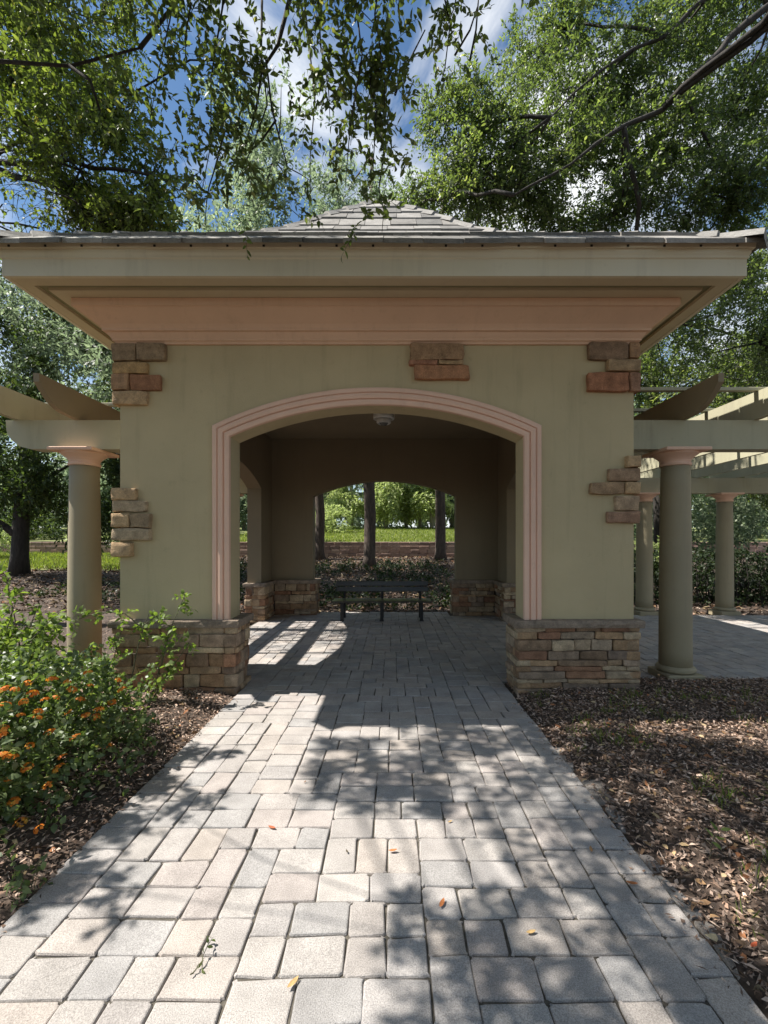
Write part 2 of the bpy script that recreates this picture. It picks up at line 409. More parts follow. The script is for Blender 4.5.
def paver(x0, x1, y0, y1, tint, zt=0., tilt=.0045, gap=.0020):
    x0 += gap; x1 -= gap; y0 += gap; y1 -= gap
    cx, cy = (x0 + x1) / 2, (y0 + y1) / 2; rot = R.gauss(0, .012); tx, ty = R.gauss(0, tilt), R.gauss(0, tilt); zt += R.gauss(0, .0018)
    jig = [R.gauss(0, .0030) for _ in range(16)]
    def ring(ins, z, rc):
        hx, hy = (x1 - x0) / 2 - ins, (y1 - y0) / 2 - ins; o = []
        k = 0
        for sx, sy, a0 in ((1, 1, 0), (-1, 1, 90), (-1, -1, 180), (1, -1, 270)):
            for a in (0, 30, 60, 90):
                t = math.radians(a0 + a); px = sx * (hx - rc) + rc * math.cos(t) + jig[k]; py = sy * (hy - rc) + rc * math.sin(t) + jig[(k + 5) % 16]; k += 1
                qx = px * math.cos(rot) - py * math.sin(rot); qy = px * math.sin(rot) + py * math.cos(rot)
                o.append((cx + qx, cy + qy, z + zt + qx * tx + qy * ty))
        return o
    vs_ = ring(.007, 0, .011) + ring(.003, -.0018, .013) + ring(0, -.008, .014) + ring(0, -.04, .014)
    fs_ = [tuple(range(16))]
    for k in range(3): fs_ += [(k * 16 + i, (k + 1) * 16 + i, (k + 1) * 16 + (i + 1) % 16, k * 16 + (i + 1) % 16) for i in range(16)]
    pv.add(vs_, fs_, tint)
def lay(x0, nx, y0, ny, u, skip=None):
    for c, r, w_, h_ in tiling(nx, ny):
        a, b = x0 + c * u, y0 + r * UY
        t = R.choice(PAV); k = R.uniform(.84, .97)
        paver(a, a + w_ * u, b, b + h_ * UY, (t[0] * k * .98, t[1] * k * .97, t[2] * k * .975))
lay(-1.5, 36, .25, int((9.35 - .25) / UY), U)
lay(-1.5 - 13 * U, 13, 4.62, 57, U)
lay(1.163, 104, 4.70, 53, U)
yb = .3
while yb < 4.1:                                            # edging stones along the right side
    L_ = R.uniform(.19, .26)
    if R.random() < (.8 if yb < 2.7 else .3):
        t = R.choice(PAV); k = R.uniform(.6, .85); paver(1.175 + R.gauss(0, .008), 1.285 + R.gauss(0, .02), yb, yb + L_, tuple(v * k for v in t), -.026 + R.gauss(0, .006), .05)
    yb += L_ + R.uniform(0, .03)
for (a, b, c, d) in ((-1.5, 1.165, .2, 9.4), (-2.5, -1.5, 4.6, 9.25), (1.165, 9.0, 4.69, 8.95)):
    pv.add([(a, c, -.0105), (b, c, -.0105), (b, d, -.0105), (a, d, -.0105)], [(0, 1, 2, 3)], (.1, .1, .1), 1)
path = struct(pv.build('paver_path', [M['paver'], M['sand']], recalc=False))

# ------------------------------------------------------------------ pavilion
pav = empty('pavilion', (XC, YC, 0), 'stucco garden pavilion with arched openings, stone bases and hipped tile roof', 'pavilion')
RA, OH = 3.536, 1.451                    # arch radius and half opening
def arch_pts(c, half, rad, apex, n=28):
    zc = apex - rad; t0 = math.asin(half / rad)
    return [(c + rad * math.sin(t0 * (1 - 2 * i / n)), zc + rad * math.cos(t0 * (1 - 2 * i / n))) for i in range(n + 1)]
def wall_poly(c, half, apex, zb=.02, zt=3.70, z_open=-.02):
    ar = arch_pts(c, OH, RA, apex)       # right to left
    return [(c - half, zb), (c - half, zt), (c + half, zt), (c + half, zb), (c + OH, zb)] + ar + [(c - OH, zb)]
APX = 2.822
mb = MB(); mb.prism(wall_poly(XC, HX, APX), 'y', YF, YF + WT); mb.build('front_wall', M['wall'], pav)
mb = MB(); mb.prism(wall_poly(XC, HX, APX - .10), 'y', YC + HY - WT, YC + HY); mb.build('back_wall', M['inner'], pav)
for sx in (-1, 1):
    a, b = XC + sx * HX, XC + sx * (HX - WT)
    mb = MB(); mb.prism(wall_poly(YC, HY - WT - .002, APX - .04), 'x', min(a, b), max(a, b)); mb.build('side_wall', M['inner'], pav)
# back and side walls take the inner stucco, darker than the front wall
# arch trim (moulded surround), swept up one jamb, over the arch and down the other
prof = [(0, 0), (0, .030), (.012, .038), (.044, .038), (.050, .026), (.056, .026), (.062, .046), (.085, .052), (.108, .046), (.114, .030), (.121, .030), (.127, .050), (.150, .054), (.168, .050), (.174, .044), (.174, .003)]
zc = APX - RA
rows = []
for wdt, p in prof:
    h = OH + .174 - wdt; rad = RA + .174 - wdt
    line = [(XC + h, .705)] + arch_pts(XC, h, rad, zc + rad, 36) + [(XC - h, .705)]
    rows.append([(x, YF - p, z) for x, z in line])
n = len(rows[0]); mb = MB()
mb.add([v for r in rows for v in r], [(i * n + j, i * n + j + 1, (i + 1) * n + j + 1, (i + 1) * n + j) for i in range(len(rows) - 1) for j in range(n - 1)])
mb.build('arch_trim', M['pink'], pav)

STONES = [(.38, .265, .165), (.34, .215, .125), (.42, .315, .21), (.27, .18, .115), (.32, .175, .105), (.38, .29, .205), (.24, .175, .13), (.46, .35, .23), (.29, .155, .095), (.33, .24, .17), (.40, .26, .15)]
def st_t(k=1.0, pal=None):
    t = R.choice(pal or STONES); f = R.uniform(.85, 1.15) * k; return tuple(v * f * 1.1 for v in t)
def inset(poly, d):
    """offset an axis-aligned rectilinear polygon (CCW) outwards by d"""
    out = []; n = len(poly)
    for i in range(n):
        p0, p1, p2 = (Vector(poly[i - 1]), Vector(poly[i]), Vector(poly[(i + 1) % n]))
        e0 = (p1 - p0).normalized(); e1 = (p2 - p1).normalized()
        out.append((p1.x + (e0.y + e1.y) * d, p1.y - (e0.x + e1.x) * d))
    return out
def stone_base(poly, label=None):
    mb = MB()
    mb.prism(inset(poly, -.035), 'z', -.06, .63, (.07, .055, .045))
    mb.M = [1] * len(mb.M)
    n = len(poly); z = -.03
    hs = []
    while z < .63:
        h = R.choice((.04, .05, .06, .075, .09, .11, .13)); h = min(h, .635 - z)
        if .635 - z - h < .045: h = .635 - z
        hs.append((z, z + h)); z += h
    for i in range(n):
        p = Vector(poly[i]); q = Vector(poly[(i + 1) % n]); e = (q - p); L = e.length; e.normalize(); nrm = Vector((e.y, -e.x))
        for (za, zb_) in hs:
            s = -.0 + R.uniform(-.02, .012)
            while s < L - .01:
                ln = R.uniform(.14, .48) if zb_ - za < .1 else R.uniform(.14, .36)
                t = min(s + ln, L + R.uniform(-.012, .02))
                if L - t < .07: t = L + R.uniform(-.012, .018)
                pr = R.uniform(-.018, .022)
                c0 = p + e * s + nrm * pr; c1 = p + e * t - nrm * .13
                mb.rock(min(c0.x, c1.x) + .003, max(c0.x, c1.x) - .003, min(c0.y, c1.y) + .003, max(c0.y, c1.y) - .003, za + .002, zb_ - .002, st_t(), .0095, 14)
                s = t
    o = mb.build('stone_base', [M['stone'], M['mortar']], pav, smooth=True)
    # rough cap slab, split face
    cap = MB(); pts = inset(poly, .035); ring = []
    for i in range(len(pts)):
        p = Vector(pts[i]); q = Vector(pts[(i + 1) % len(pts)]); k = max(2, int((q - p).length / .05))
        ring += [p.lerp(q, j / k) for j in range(k)]
    m_ = len(ring); vs_ = []
    cen = sum(ring, Vector((0, 0))) / m_
    for zz, ins, am in ((.634, .012, .012), (.645, 0, .012), (.67, -.006, .012), (.695, .0, .01), (.706, .012, .006)):
        for v in ring:
            nz = noise.noise_vector(Vector((v.x * 14, v.y * 14, zz * 30)))
            vs_.append((v.x + nz.x * am + (cen.x - v.x) * ins * .6, v.y + nz.y * am + (cen.y - v.y) * ins * .6, zz + nz.z * .003))
    fs_ = [(k * m_ + i, k * m_ + (i + 1) % m_, (k + 1) * m_ + (i + 1) % m_, (k + 1) * m_ + i) for k in range(4) for i in range(m_)]
    fs_ += [tuple(range(4 * m_, 5 * m_)), tuple(range(m_))[::-1]]
    cap.add(vs_, fs_, (.30, .235, .18))
    c = cap.build('cap_slab', M['stone'], o)
    return o
PR = .075
for sx in (-1, 1):
    for sy in (-1, 1):
        xo, xj, xi = HX + .02, OH - PR, HX - WT - PR
        yo, yj, yi = HY + PR, OH - PR, HY - WT - PR
        P = [(xo, yo), (xj, yo), (xj, yi), (xi, yi), (xi, yj), (xo, yj)]
        P = [(XC + sx * a, YC + sy * b) for a, b in P]
        ar = sum(P[i][0] * P[(i + 1) % 6][1] - P[(i + 1) % 6][0] * P[i][1] for i in range(6))
        if ar < 0: P = P[::-1]
        stone_base(P)

def quoin(name, rows_, corner=0, pal=None, out=.055):
    mb = MB(); s = F / (YF - .05)
    for x0, x1, y0, y1, t in rows_:
        a, b = (x0 - PX0) / s, (x1 - PX0) / s; z0, z1 = H + (PY0 - y1) / s, H + (PY0 - y0) / s
        yb_ = YF + .02
        if corner < 0 and x0 < 119: yb_ = YF + .17; a = XC - HX - .06 - R.uniform(0, .012)
        if corner > 0 and x1 > 637: yb_ = YF + .17; b = XC + HX + .04 + R.uniform(0, .012)
        mb.rock(a + .002, b - .002, YF - out - R.uniform(-.014, .016), yb_, z0 + .002, z1 - .002, (t[0] * 1.38, t[1] * 1.27, t[2] * 1.06), .012, 15, 9.0)
    return mb.build(name, M['stone'], pav, smooth=True)
gr, tn, rd, ma, pk = (.25, .195, .145), (.36, .255, .145), (.27, .145, .095), (.34, .225, .155), (.40, .295, .20)
quoin('quoin', [(115, 135, 342, 360, gr), (136, 165, 342, 360, gr), (115, 147, 361, 373, tn), (115, 128, 373, 390, ma), (129, 160, 374, 390, rd), (115, 147, 390, 404, pk)], -1)
quoin('quoin', [(114, 135, 487, 500, pk), (116, 146, 500, 512, (.33, .27, .21)), (116, 130, 513, 528, pk), (130, 150, 513, 528, gr), (116, 150, 528, 541, (.34, .28, .22)), (117, 131, 542, 557, pk)], -1)
quoin('keystone', [(410, 464, 343, 360, (.28, .19, .13)), (409, 438, 360, 364.5, (.28, .15, .11)), (439, 463, 360, 364.5, (.33, .24, .16)), (414, 470, 364.5, 379, (.33, .18, .115))])
quoin('quoin', [(589, 629, 341, 359, (.21, .15, .115)), (630, 641, 341, 358, ma), (607, 641, 359, 371, (.32, .24, .17)), (588, 629, 372, 391, (.30, .15, .10)), (630, 641, 372, 391, (.28, .17, .13))], 1)
quoin('quoin', [(627, 641, 455, 467, pk), (609, 639, 468, 481, (.28, .2, .15)), (591, 625, 482, 494, (.28, .2, .14)), (626, 639, 482, 494, pk), (616, 639, 495, 511, (.34, .26, .2)), (608, 639, 511, 523, (.28, .185, .145))], 1)

# eaves: everything swept round the square with mitred corners
def ring_sweep(name, prof_, mat, parent, closed=False, mi=None, recalc=True):
    mb = MB(); n = len(prof_); vs_ = []
    for o, z in prof_:
        hx, hy = HX + o, HY + o
        vs_ += [(XC - hx, YC - hy, z), (XC + hx, YC - hy, z), (XC + hx, YC + hy, z), (XC - hx, YC + hy, z)]
    fs_ = []
    for i in range(n if closed else n - 1):
        j = (i + 1) % n
        fs_ += [(i * 4 + k, i * 4 + (k + 1) % 4, j * 4 + (k + 1) % 4, j * 4 + k) for k in range(4)]
    mb.add(vs_, fs_); return mb, (mb.build(name, mat, parent) if mat else None)
EO = .626
ring_sweep('fascia', [(EO - .035, 3.738), (EO, 3.738), (EO, 3.735 + .145), (EO + .012, 3.888), (EO + .012, 3.905), (EO + .022, 3.925), (EO + .022, 3.952), (EO - .035, 3.952)], M['cream'], pav, True)
_, drip = ring_sweep('drip_edge', [(EO - .02, 3.954), (EO + .042, 3.954), (EO + .046, 4.012), (EO - .02, 4.012)], M['cream'], pav, True)
mb = MB()
for k in range(21):                                        # little weep slots under the drip edge
    x = XC - 3.08 + k * .307
    mb.box(x - .010, x + .010, YC - HY - EO - .049, YC - HY - EO - .036, 3.958, 3.976, .003)
mb.build('weep_slots', M['slotdark'], drip)['kind'] = 'stuff'
ring_sweep('soffit', [(EO - .036, 3.742), (.475, 3.742), (.470, 3.775), (.405, 3.775), (.400, 3.742), (.285, 3.742), (.285, 3.80), (EO - .036, 3.80)], M['beige'], pav, True)
ring_sweep('soffit_vent', [(.472, 3.7745), (.403, 3.7745), (.403, 3.768), (.472, 3.768)], M['olive'], pav, True)
ring_sweep('cornice', [(.284, 3.741), (.284, 3.672), (.262, 3.668), (.135, 3.572), (.112, 3.545), (.112, 3.520), (.085, 3.515), (.07, 3.490), (.052, 3.468), (.052, 3.452), (.030, 3.440), (.026, 3.424), (.001, 3.424), (.001, 3.74)], M['salmon'], pav, True)
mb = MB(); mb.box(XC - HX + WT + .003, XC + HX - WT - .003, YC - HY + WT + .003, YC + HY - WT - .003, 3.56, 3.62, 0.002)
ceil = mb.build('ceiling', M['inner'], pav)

# roof: bell-cast hip with flat concrete tiles laid in courses
AE = HX + EO + .06
RP = [(AE, 3.995), (1.647, 5.055), (1.25, 5.40), (.9, 5.79), (0, 6.71)]
def zr(a):
    for (a0, z0), (a1, z1) in zip(RP, RP[1:]):
        if a <= a0 and a >= a1: return z0 + (z1 - z0) * (a0 - a) / (a0 - a1)
    return RP[0][1] if a > AE else RP[-1][1]
KYR = (HY + EO + .06) / AE
def rpt(side, u, a, dz=0):
    """u along the eave, a = distance from the ridge point"""
    p = {0: (u, -a), 1: (a, u), 2: (-u, a), 3: (-a, -u)}[side]
    return (XC + p[0], YC + p[1] * KYR, zr(min(a, AE)) + dz - (max(0, a - AE) * .7))
mb = MB()
al = [AE - .02, 1.647, 1.25, .9, .02]
for sd in range(4):
    for a0, a1 in zip(al, al[1:]):
        mb.add([rpt(sd, -a0, a0, -.03), rpt(sd, a0, a0, -.03), rpt(sd, a1, a1, -.03), rpt(sd, -a1, a1, -.03)], [(0, 1, 2, 3)], (.12, .12, .12))
cs = []; a = AE + .035
while a > .12:
    cs.append(a); a -= .325 / math.hypot(1, .71 if a > 1.647 else 1.0)
cs.append(.04)
def tl_t(pal):
    k = R.uniform(.8, 1.12); t = R.choice(pal); return tuple(v * k for v in t)
TIL = [(.28, .262, .24), (.33, .308, .285), (.25, .238, .222), (.35, .33, .305), (.20, .19, .178)]
for sd in range(4):
    for k in range(len(cs) - 1):
        a0, a1 = cs[k], max(.03, cs[k + 1] - .03)
        u = -a0 + (.17 if k % 2 else 0) - R.uniform(0, .03)
        while u < a0:
            u1 = u + .335
            c = lambda x, a: max(-a, min(a, x))
            b0, b1, t0, t1 = c(u + .003, a0), c(u1 - .003, a0), c(u + .003, a1), c(u1 - .003, a1)
            if b1 - b0 > .03:
                d0 = (.030 if k else -.012) + R.uniform(-.004, .012 if k else .004); j = R.uniform(-.012, .02); th = .034
                lo = [rpt(sd, b0, a0 + j, d0), rpt(sd, b1, a0 + j, d0 + R.uniform(-.004, .004)), rpt(sd, t1, a1, .012), rpt(sd, t0, a1, .012)]
                hi = [(v[0], v[1], v[2] + th + (0.006 if q < 2 else 0)) for q, v in enumerate(lo)]
                mb.add(lo + hi, [(3, 2, 1, 0), (4, 5, 6, 7), (0, 1, 5, 4), (1, 2, 6, 5), (2, 3, 7, 6), (3, 0, 4, 7)], tl_t(TIL))
            u = u1
roof = mb.build('roof', M['tile'], pav)
mb = MB()
for sd in range(4):
    a = AE + .03
    while a > .12:
        st = .38 / math.hypot(math.hypot(1, 1), .9)
        b = max(.03, a - st * 1.15)
        def hp(a_, off, dz):
            sgn = {0: (-1, -1), 1: (1, -1), 2: (1, 1), 3: (-1, 1)}[sd]
            perp = {0: (1, -1), 1: (1, 1), 2: (-1, 1), 3: (-1, -1)}[sd]
            x = sgn[0] * a_ + perp[0] * off * .7071; y = sgn[1] * a_ + perp[1] * off * .7071
            return (XC + x, YC + y * KYR, zr(min(a_, AE)) + dz)
        w0, w1 = .135, .115; k_ = R.uniform(.85, 1.1); t_ = tuple(v * k_ for v in (.31, .295, .275))
        r0 = [hp(a, -w0, -.02), hp(a, -.07, .06), hp(a, 0, .085), hp(a, .07, .06), hp(a, w0, -.02)]
        r1 = [hp(b, -w1, -.05), hp(b, -.06, .03), hp(b, 0, .05), hp(b, .06, .03), hp(b, w1, -.05)]
        r2 = [(x, y, z - .03) for x, y, z in r0]
        mb.add(r0 + r1 + r2, [(i, i + 1, i + 6, i + 5) for i in range(4)] + [(i, i + 10, i + 11, i + 1) for i in range(4)] + [(10, 11, 12, 13, 14)], t_)
        a -= st
mb.build('hip_tiles', M['tile'], roof, recalc=True)
stuffleaf = None

# ------------------------------------------------------------------ ceiling lamp
lamp = empty('ceiling_lamp', (-.13, 7.05, 3.56), 'round white flush lamp with ringed shade under the pavilion ceiling', 'lamp')
mb = MB(); mb.lathe([(0.106, 3.558), (0.163, 3.525), (0.169, 3.454), (0.166, 3.418), (0.144, 3.407), (0.143, 3.430), (0.115, 3.442)], -.13, 7.05, 36); mb.build('lamp_housing', M['lampw'], lamp, smooth=True)
mb = MB(); mb.lathe([(0.139, 3.424), (0.115, 3.383), (0.114, 3.359), (0.096, 3.342), (0.095, 3.371), (0.077, 3.383)], -.13, 7.05, 36); mb.build('lamp_ring', M['lampw'], lamp, smooth=True)
mb = MB(); mb.lathe([(0.075, 3.395), (0.067, 3.348), (0.043, 3.318), (0.001, 3.312)], -.13, 7.05, 28); mb.build('lamp_glass', M['lampg'], lamp, smooth=True)

# ------------------------------------------------------------------ pergolas
def column(parent, x, y, zb=0.):
    mb = MB()
    sh = [(.16, zb + .10), (.158, zb + .30)] + [(.158 - .020 * (i / 8) ** 1.6, zb + .30 + (2.31 - .30 - zb) * i / 8) for i in range(1, 9)]
    mb.lathe(sh, x, y, 44)
    c = mb.build('column', M['column'], parent, smooth=True)
    mb = MB(); mb.box(x - .195, x + .195, y - .195, y + .195, zb - .04, zb + .075, .01)
    mb.lathe([(.15, zb + .076), (.175, zb + .08), (.19, zb + .095), (.19, zb + .118), (.178, zb + .135), (.166, zb + .143), (.15, zb + .147)], x, y, 44)
    mb.build('plinth', M['column'], c)
    mb = MB()
    mb.lathe([(.13, 2.285), (.150, 2.29), (.154, 2.305), (.150, 2.318), (.142, 2.325), (.146, 2.345), (.165, 2.37), (.195, 2.395), (.214, 2.408), (.22, 2.425), (.15, 2.428)], x, y, 44)
    mb.box(x - .236, x + .236, y - .236, y + .236, 2.424, 2.459, .006)
    mb.build('capital', M['pink'], c)
    return c
def rafter(parent, x, y1, mt='perg'):
    tail = [(4.20, 3.065), (4.205, 2.985), (4.26, 2.93), (4.31, 2.885), (4.37, 2.84), (4.45, 2.80), (4.55, 2.781), (4.70, 2.773)]
    mb = MB(); e = 2 * (YC) - 0
    back = [(y1, 2.773), (y1, 3.065)]
    mb.prism(tail[:1] + back[::-1] + tail[:0:-1], 'x', x - .028, x + .028)
    return mb.build('rafter', M[mt], parent)
def beam(parent, x0, x1, y, curve=0):
    mb = MB()
    z0, z1 = 2.46, 2.77
    poly = [(x0, z1), (x1, z1), (x1, z0)]
    if curve < 0: poly += [(x0 + .27, z0), (x0 + .15, z0 + .03), (x0 + .06, z0 + .10), (x0 + .01, z0 + .19)]
    else: poly += [(x0, z0)]
    mb.prism(poly, 'y', y - .085, y + .085)
    return mb.build('beam', M['perg'], parent)
pl = empty('pergola', (-3.34, 6.85, 0), 'cream garden pergola on the left side of the pavilion, one round column in front', 'pergola', 'pergolas beside the pavilion')
YB = 9.1
for y in (4.83, YB): column(pl, -3.335, y); beam(pl, -4.12, XC - HX - .004 if y < 9 else XC - HX + .06, y, -1)
for x in (-3.36, -4.01): rafter(pl, x, 9.7, 'shaderafter' if x > -3.5 else 'perg')
mb_n = 0
for y in np.arange(5.25, 9.6, .75):
    mb = MB(); mb.box(-4.25, XC - HX - .02, y - .03, y + .03, 3.068, 3.105, .004); mb.build('batten', M['perg'], pl)
pr = empty('pergola', (5.2, 6.95, 0), 'long cream pergola on the right side of the pavilion, standing over paving', 'pergola', 'pergolas beside the pavilion')
column(pr, 3.075, 4.83)
for x in (3.075, 5.16, 6.80): column(pr, x, YB)
column(pr, 5.9, 4.83)
beam(pr, XC + HX + .004, 9.2, 4.83); beam(pr, XC + HX - .1, 9.2, YB)
for i in range(8): rafter(pr, 3.11 + .78 * i, 9.8, 'shaderafter' if i == 0 else 'perg')
for y in np.arange(4.72, 9.6, .75):
    mb = MB(); mb.box(XC + HX + .04, 9.0, y - .03, y + .03, 3.068, 3.105, .004); mb.build('batten', M['perg'], pr)

# ------------------------------------------------------------------ bench
bx, by = -.19, 8.45
bench = empty('park_bench', (bx, by, 0), 'dark slatted park bench standing in the back archway of the pavilion', 'bench')
for k in range(4):
    mb = MB(); y = by - .17 + k * .115; mb.box(bx - .93, bx + .93, y - .05, y + .05, .345, .375, .006); mb.build('seat_slat', M['slat'], bench)
for k in range(2):
    mb = MB(); y = by + .27 + k * .03; z = .50 + k * .105
    mb.box(bx - .90, bx + .90, y - .014, y + .014, z, z + .095, .006, mat=Matrix.Rotation(-.2, 3, 'X')); mb.build('back_slat', M['slat'], bench)
for x in (-.74, 0, .74):
    mb = MB()
    mb.box(bx + x - .03, bx + x + .03, by - .19, by - .14, 0, .335, .004); mb.box(bx + x - .03, bx + x + .03, by + .19, by + .24, 0, .335, .004)
    mb.box(bx + x - .03, bx + x + .03, by - .20, by + .25, .315, .343, .004)
    mb.tube([(bx + x, by + .22, .33), (bx + x, by + .29, .48), (bx + x, by + .335, .70)], .022, 8)
    mb.box(bx + x - .04, bx + x + .04, by - .22, by - .11, 0.003, .018, .003)
    mb.build('leg', M['steel'], bench)

# ------------------------------------------------------------------ retaining wall beyond the mulch
rw = MB()
for r in range(5):
    x = -34 + (r % 2) * .22; z0 = .60 + r * .175
    while x < 30:
        L_ = R.uniform(.36, .52)
        t = R.choice([(.34, .22, .175), (.40, .26, .205), (.30, .205, .17), (.43, .30, .235)])
        rw.box(x, x + L_ - .012, 20.42 + R.uniform(-.012, .012) + r * .012, 20.75, z0, z0 + .165, .014, t); x += L_
rwo = tag(rw.build('retaining_wall', M['retain']), 'low reddish block retaining wall between the mulch slope and the sunny lawn', 'wall')

# ------------------------------------------------------------------ foliage generators
def twigs(starts, dirs, tl, per, LL, LW, droop=.25, near=True, tw=None, twr=.004):
    """leaves set alternately along short bending twigs; returns leaf verts"""
    n = len(starts); dirs = unit(dirs); tl_ = tl * G.uniform(.6, 1.3, n)
    t = (np.arange(per) + .6) / per
    t = np.clip(t[None, :] + G.normal(0, .03, (n, per)), .05, 1.02)
    dz = np.array([0, 0, -1.0])
    P = starts[:, None, :] + dirs[:, None, :] * (t * tl_[:, None])[..., None] + dz * (droop * (t ** 2) * tl_[:, None])[..., None]
    side = unit(np.cross(dirs, G.normal(size=(n, 3))))
    sg = np.where(np.arange(per) % 2 == 0, 1., -1.)[None, :, None]
    D = dirs[:, None, :] * .55 + side[:, None, :] * sg * .8 + G.normal(0, .35, (n, per, 3)) + dz * droop * .6
    if tw is not None:
        for i in range(n):
            a = starts[i]; b = a + dirs[i] * tl_[i] * .5 + dz * droop * .25 * tl_[i]; c = a + dirs[i] * tl_[i] + dz * droop * tl_[i]
            tw.tube([a, b, c], [twr, twr * .8, twr * .4], 3)
    V, k, pt = leaf_verts(P.reshape(-1, 3), D.reshape(-1, 3), LL, LW, .22, near)
    return V, k, pt
def blob_pts(c, r, n, bias=.45, freq=None, cut=-.05):
    """points in an ellipsoid, with noise-shaped gaps"""
    out = []
    c = np.array(c); r = np.array(r)
    tries = 0
    while sum(map(len, out)) < n:
        tries += 1
        if tries > 12: freq = None
        d = unit(G.normal(size=(n * 2, 3))); rad = G.random(n * 2) ** bias
        p = d * rad[:, None]
        if freq:
            q = c + p * r
            kp = np.array([noise.noise(Vector(v * freq)) > cut for v in q]); p = p[kp]
        out.append(p)
    p = np.concatenate(out)[:n]
    return c + p * r, p
def tree(name, label, base, trunk, blobs, leaf, mat, bark, group=None, gate=None, near=False, bough=True, limbs=(), cat='tree', twig_r=.006, droop=.25, nb=7, freq=.8, extra=None, cut=-.05):
    """trunk: [(point, radius)...]; blobs: [(centre, radii, n_twigs)...]; leaf: (twig length, leaves per twig, length, width)"""
    root = empty(name, base, label, cat, group)
    tb = MB(); tb.tube([p for p, r in trunk], [r for p, r in trunk], 12, wob=.12)
    for pts, r0, r1 in limbs:
        # smooth the limb with small crooks
        P = [Vector(p) for p in pts]; Q = []
        for i in range(len(P) - 1):
            for k in range(4):
                v = P[i].lerp(P[i + 1], k / 4); Q.append(v + noise.noise_vector(v * .9) * min(.25, (P[i + 1] - P[i]).length * .08))
        Q.append(P[-1]); tb.tube(Q, [r0 + (r1 - r0) * i / (len(Q) - 1) for i in range(len(Q))], 8, wob=.2)
    skel = [Vector(p) for p, r in trunk[len(trunk) // 2:]] + [Vector(p) for l in limbs for p in l[0]]
    Vs = []; rn = []
    for bi, (c, r, n) in enumerate(blobs):
        S, loc = blob_pts(c, r, n, .5, freq, cut)
        D = loc * .8 + G.normal(0, .55, S.shape)
        if gate is not None:
            kp = gate(S); S, D = S[kp], D[kp]
        if len(S) == 0: continue
        V, k, pt = twigs(S, D, leaf[0], leaf[1], leaf[2], leaf[3], droop, near, tb if near else None, twig_r * .6)
        if gate is not None:
            kp = gate(V[:, 0, :]); V = V[kp]
        Vs.append(V)
        rn.append(np.clip(G.normal(.45, .2, len(V)) + G.normal(0, .08), 0, 1))
        if bough:
            cv = Vector(c); s = min(skel, key=lambda p: (p - cv).length)
            mid = s.lerp(cv, .5) + Vector((0, 0, .12 * (cv - s).length)) + noise.noise_vector(cv) * .3
            rb = min(.055, .011 * (cv - s).length + .012)
            if (cv - s).length > .2:
                nn_ = max(4, int((cv - s).length / .35)); pb = []
                for q in range(nn_ + 1):
                    t_ = q / nn_; v = s * (1 - t_) ** 2 + mid * 2 * t_ * (1 - t_) + cv * t_ * t_
                    pb.append(v + noise.noise_vector(v * 1.7) * .16 * math.sin(PI * t_))
                tb.tube(pb, [rb * (1 - .5 * q / nn_) for q in range(nn_ + 1)], 6, wob=.25)
            for q in range(nb):
                e = Vector(S[R.randrange(len(S))]); m2 = cv.lerp(e, .5) + noise.noise_vector(e * 2) * .12 * (e - cv).length
                tb.tube([cv, m2, e], [rb * .45, rb * .3, twig_r], 4)
    if extra:
        for V, rr in extra(tb): Vs.append(V); rn.append(rr)
    tb.build('trunk', bark, root, smooth=True)
    V = np.concatenate(Vs); np_mesh('crown', V, k, pt, np.concatenate(rn), mat, root)
    return root

# where the sunlight reaches the path (leaf positions are chosen so that the canopy has these gaps)
def ground_hit(P): return P[:, 0] + KX * P[:, 2], P[:, 1] + KY * P[:, 2]
def sunny(P):
    gx, gy = ground_hit(P)
    b = np.where(gy > 3.35, .0, np.where(gy > 2.4, -.55, np.where(gy > 1.9, .6 - .5 * (gy - 1.9), .05 - .25 * (1.9 - gy))))
    return (gx < b) & (gx > -5.5) & (gy > .4) & (gy < 4.45)
def gate_left(P):
    gx, gy = ground_hit(P)
    k = ~sunny(P)
    inn = (gx > -4.2) & (gx < -.4) & (gy > 5.0) & (gy < 8.6)
    return k & ~(inn & (G.random(len(P)) < .75))

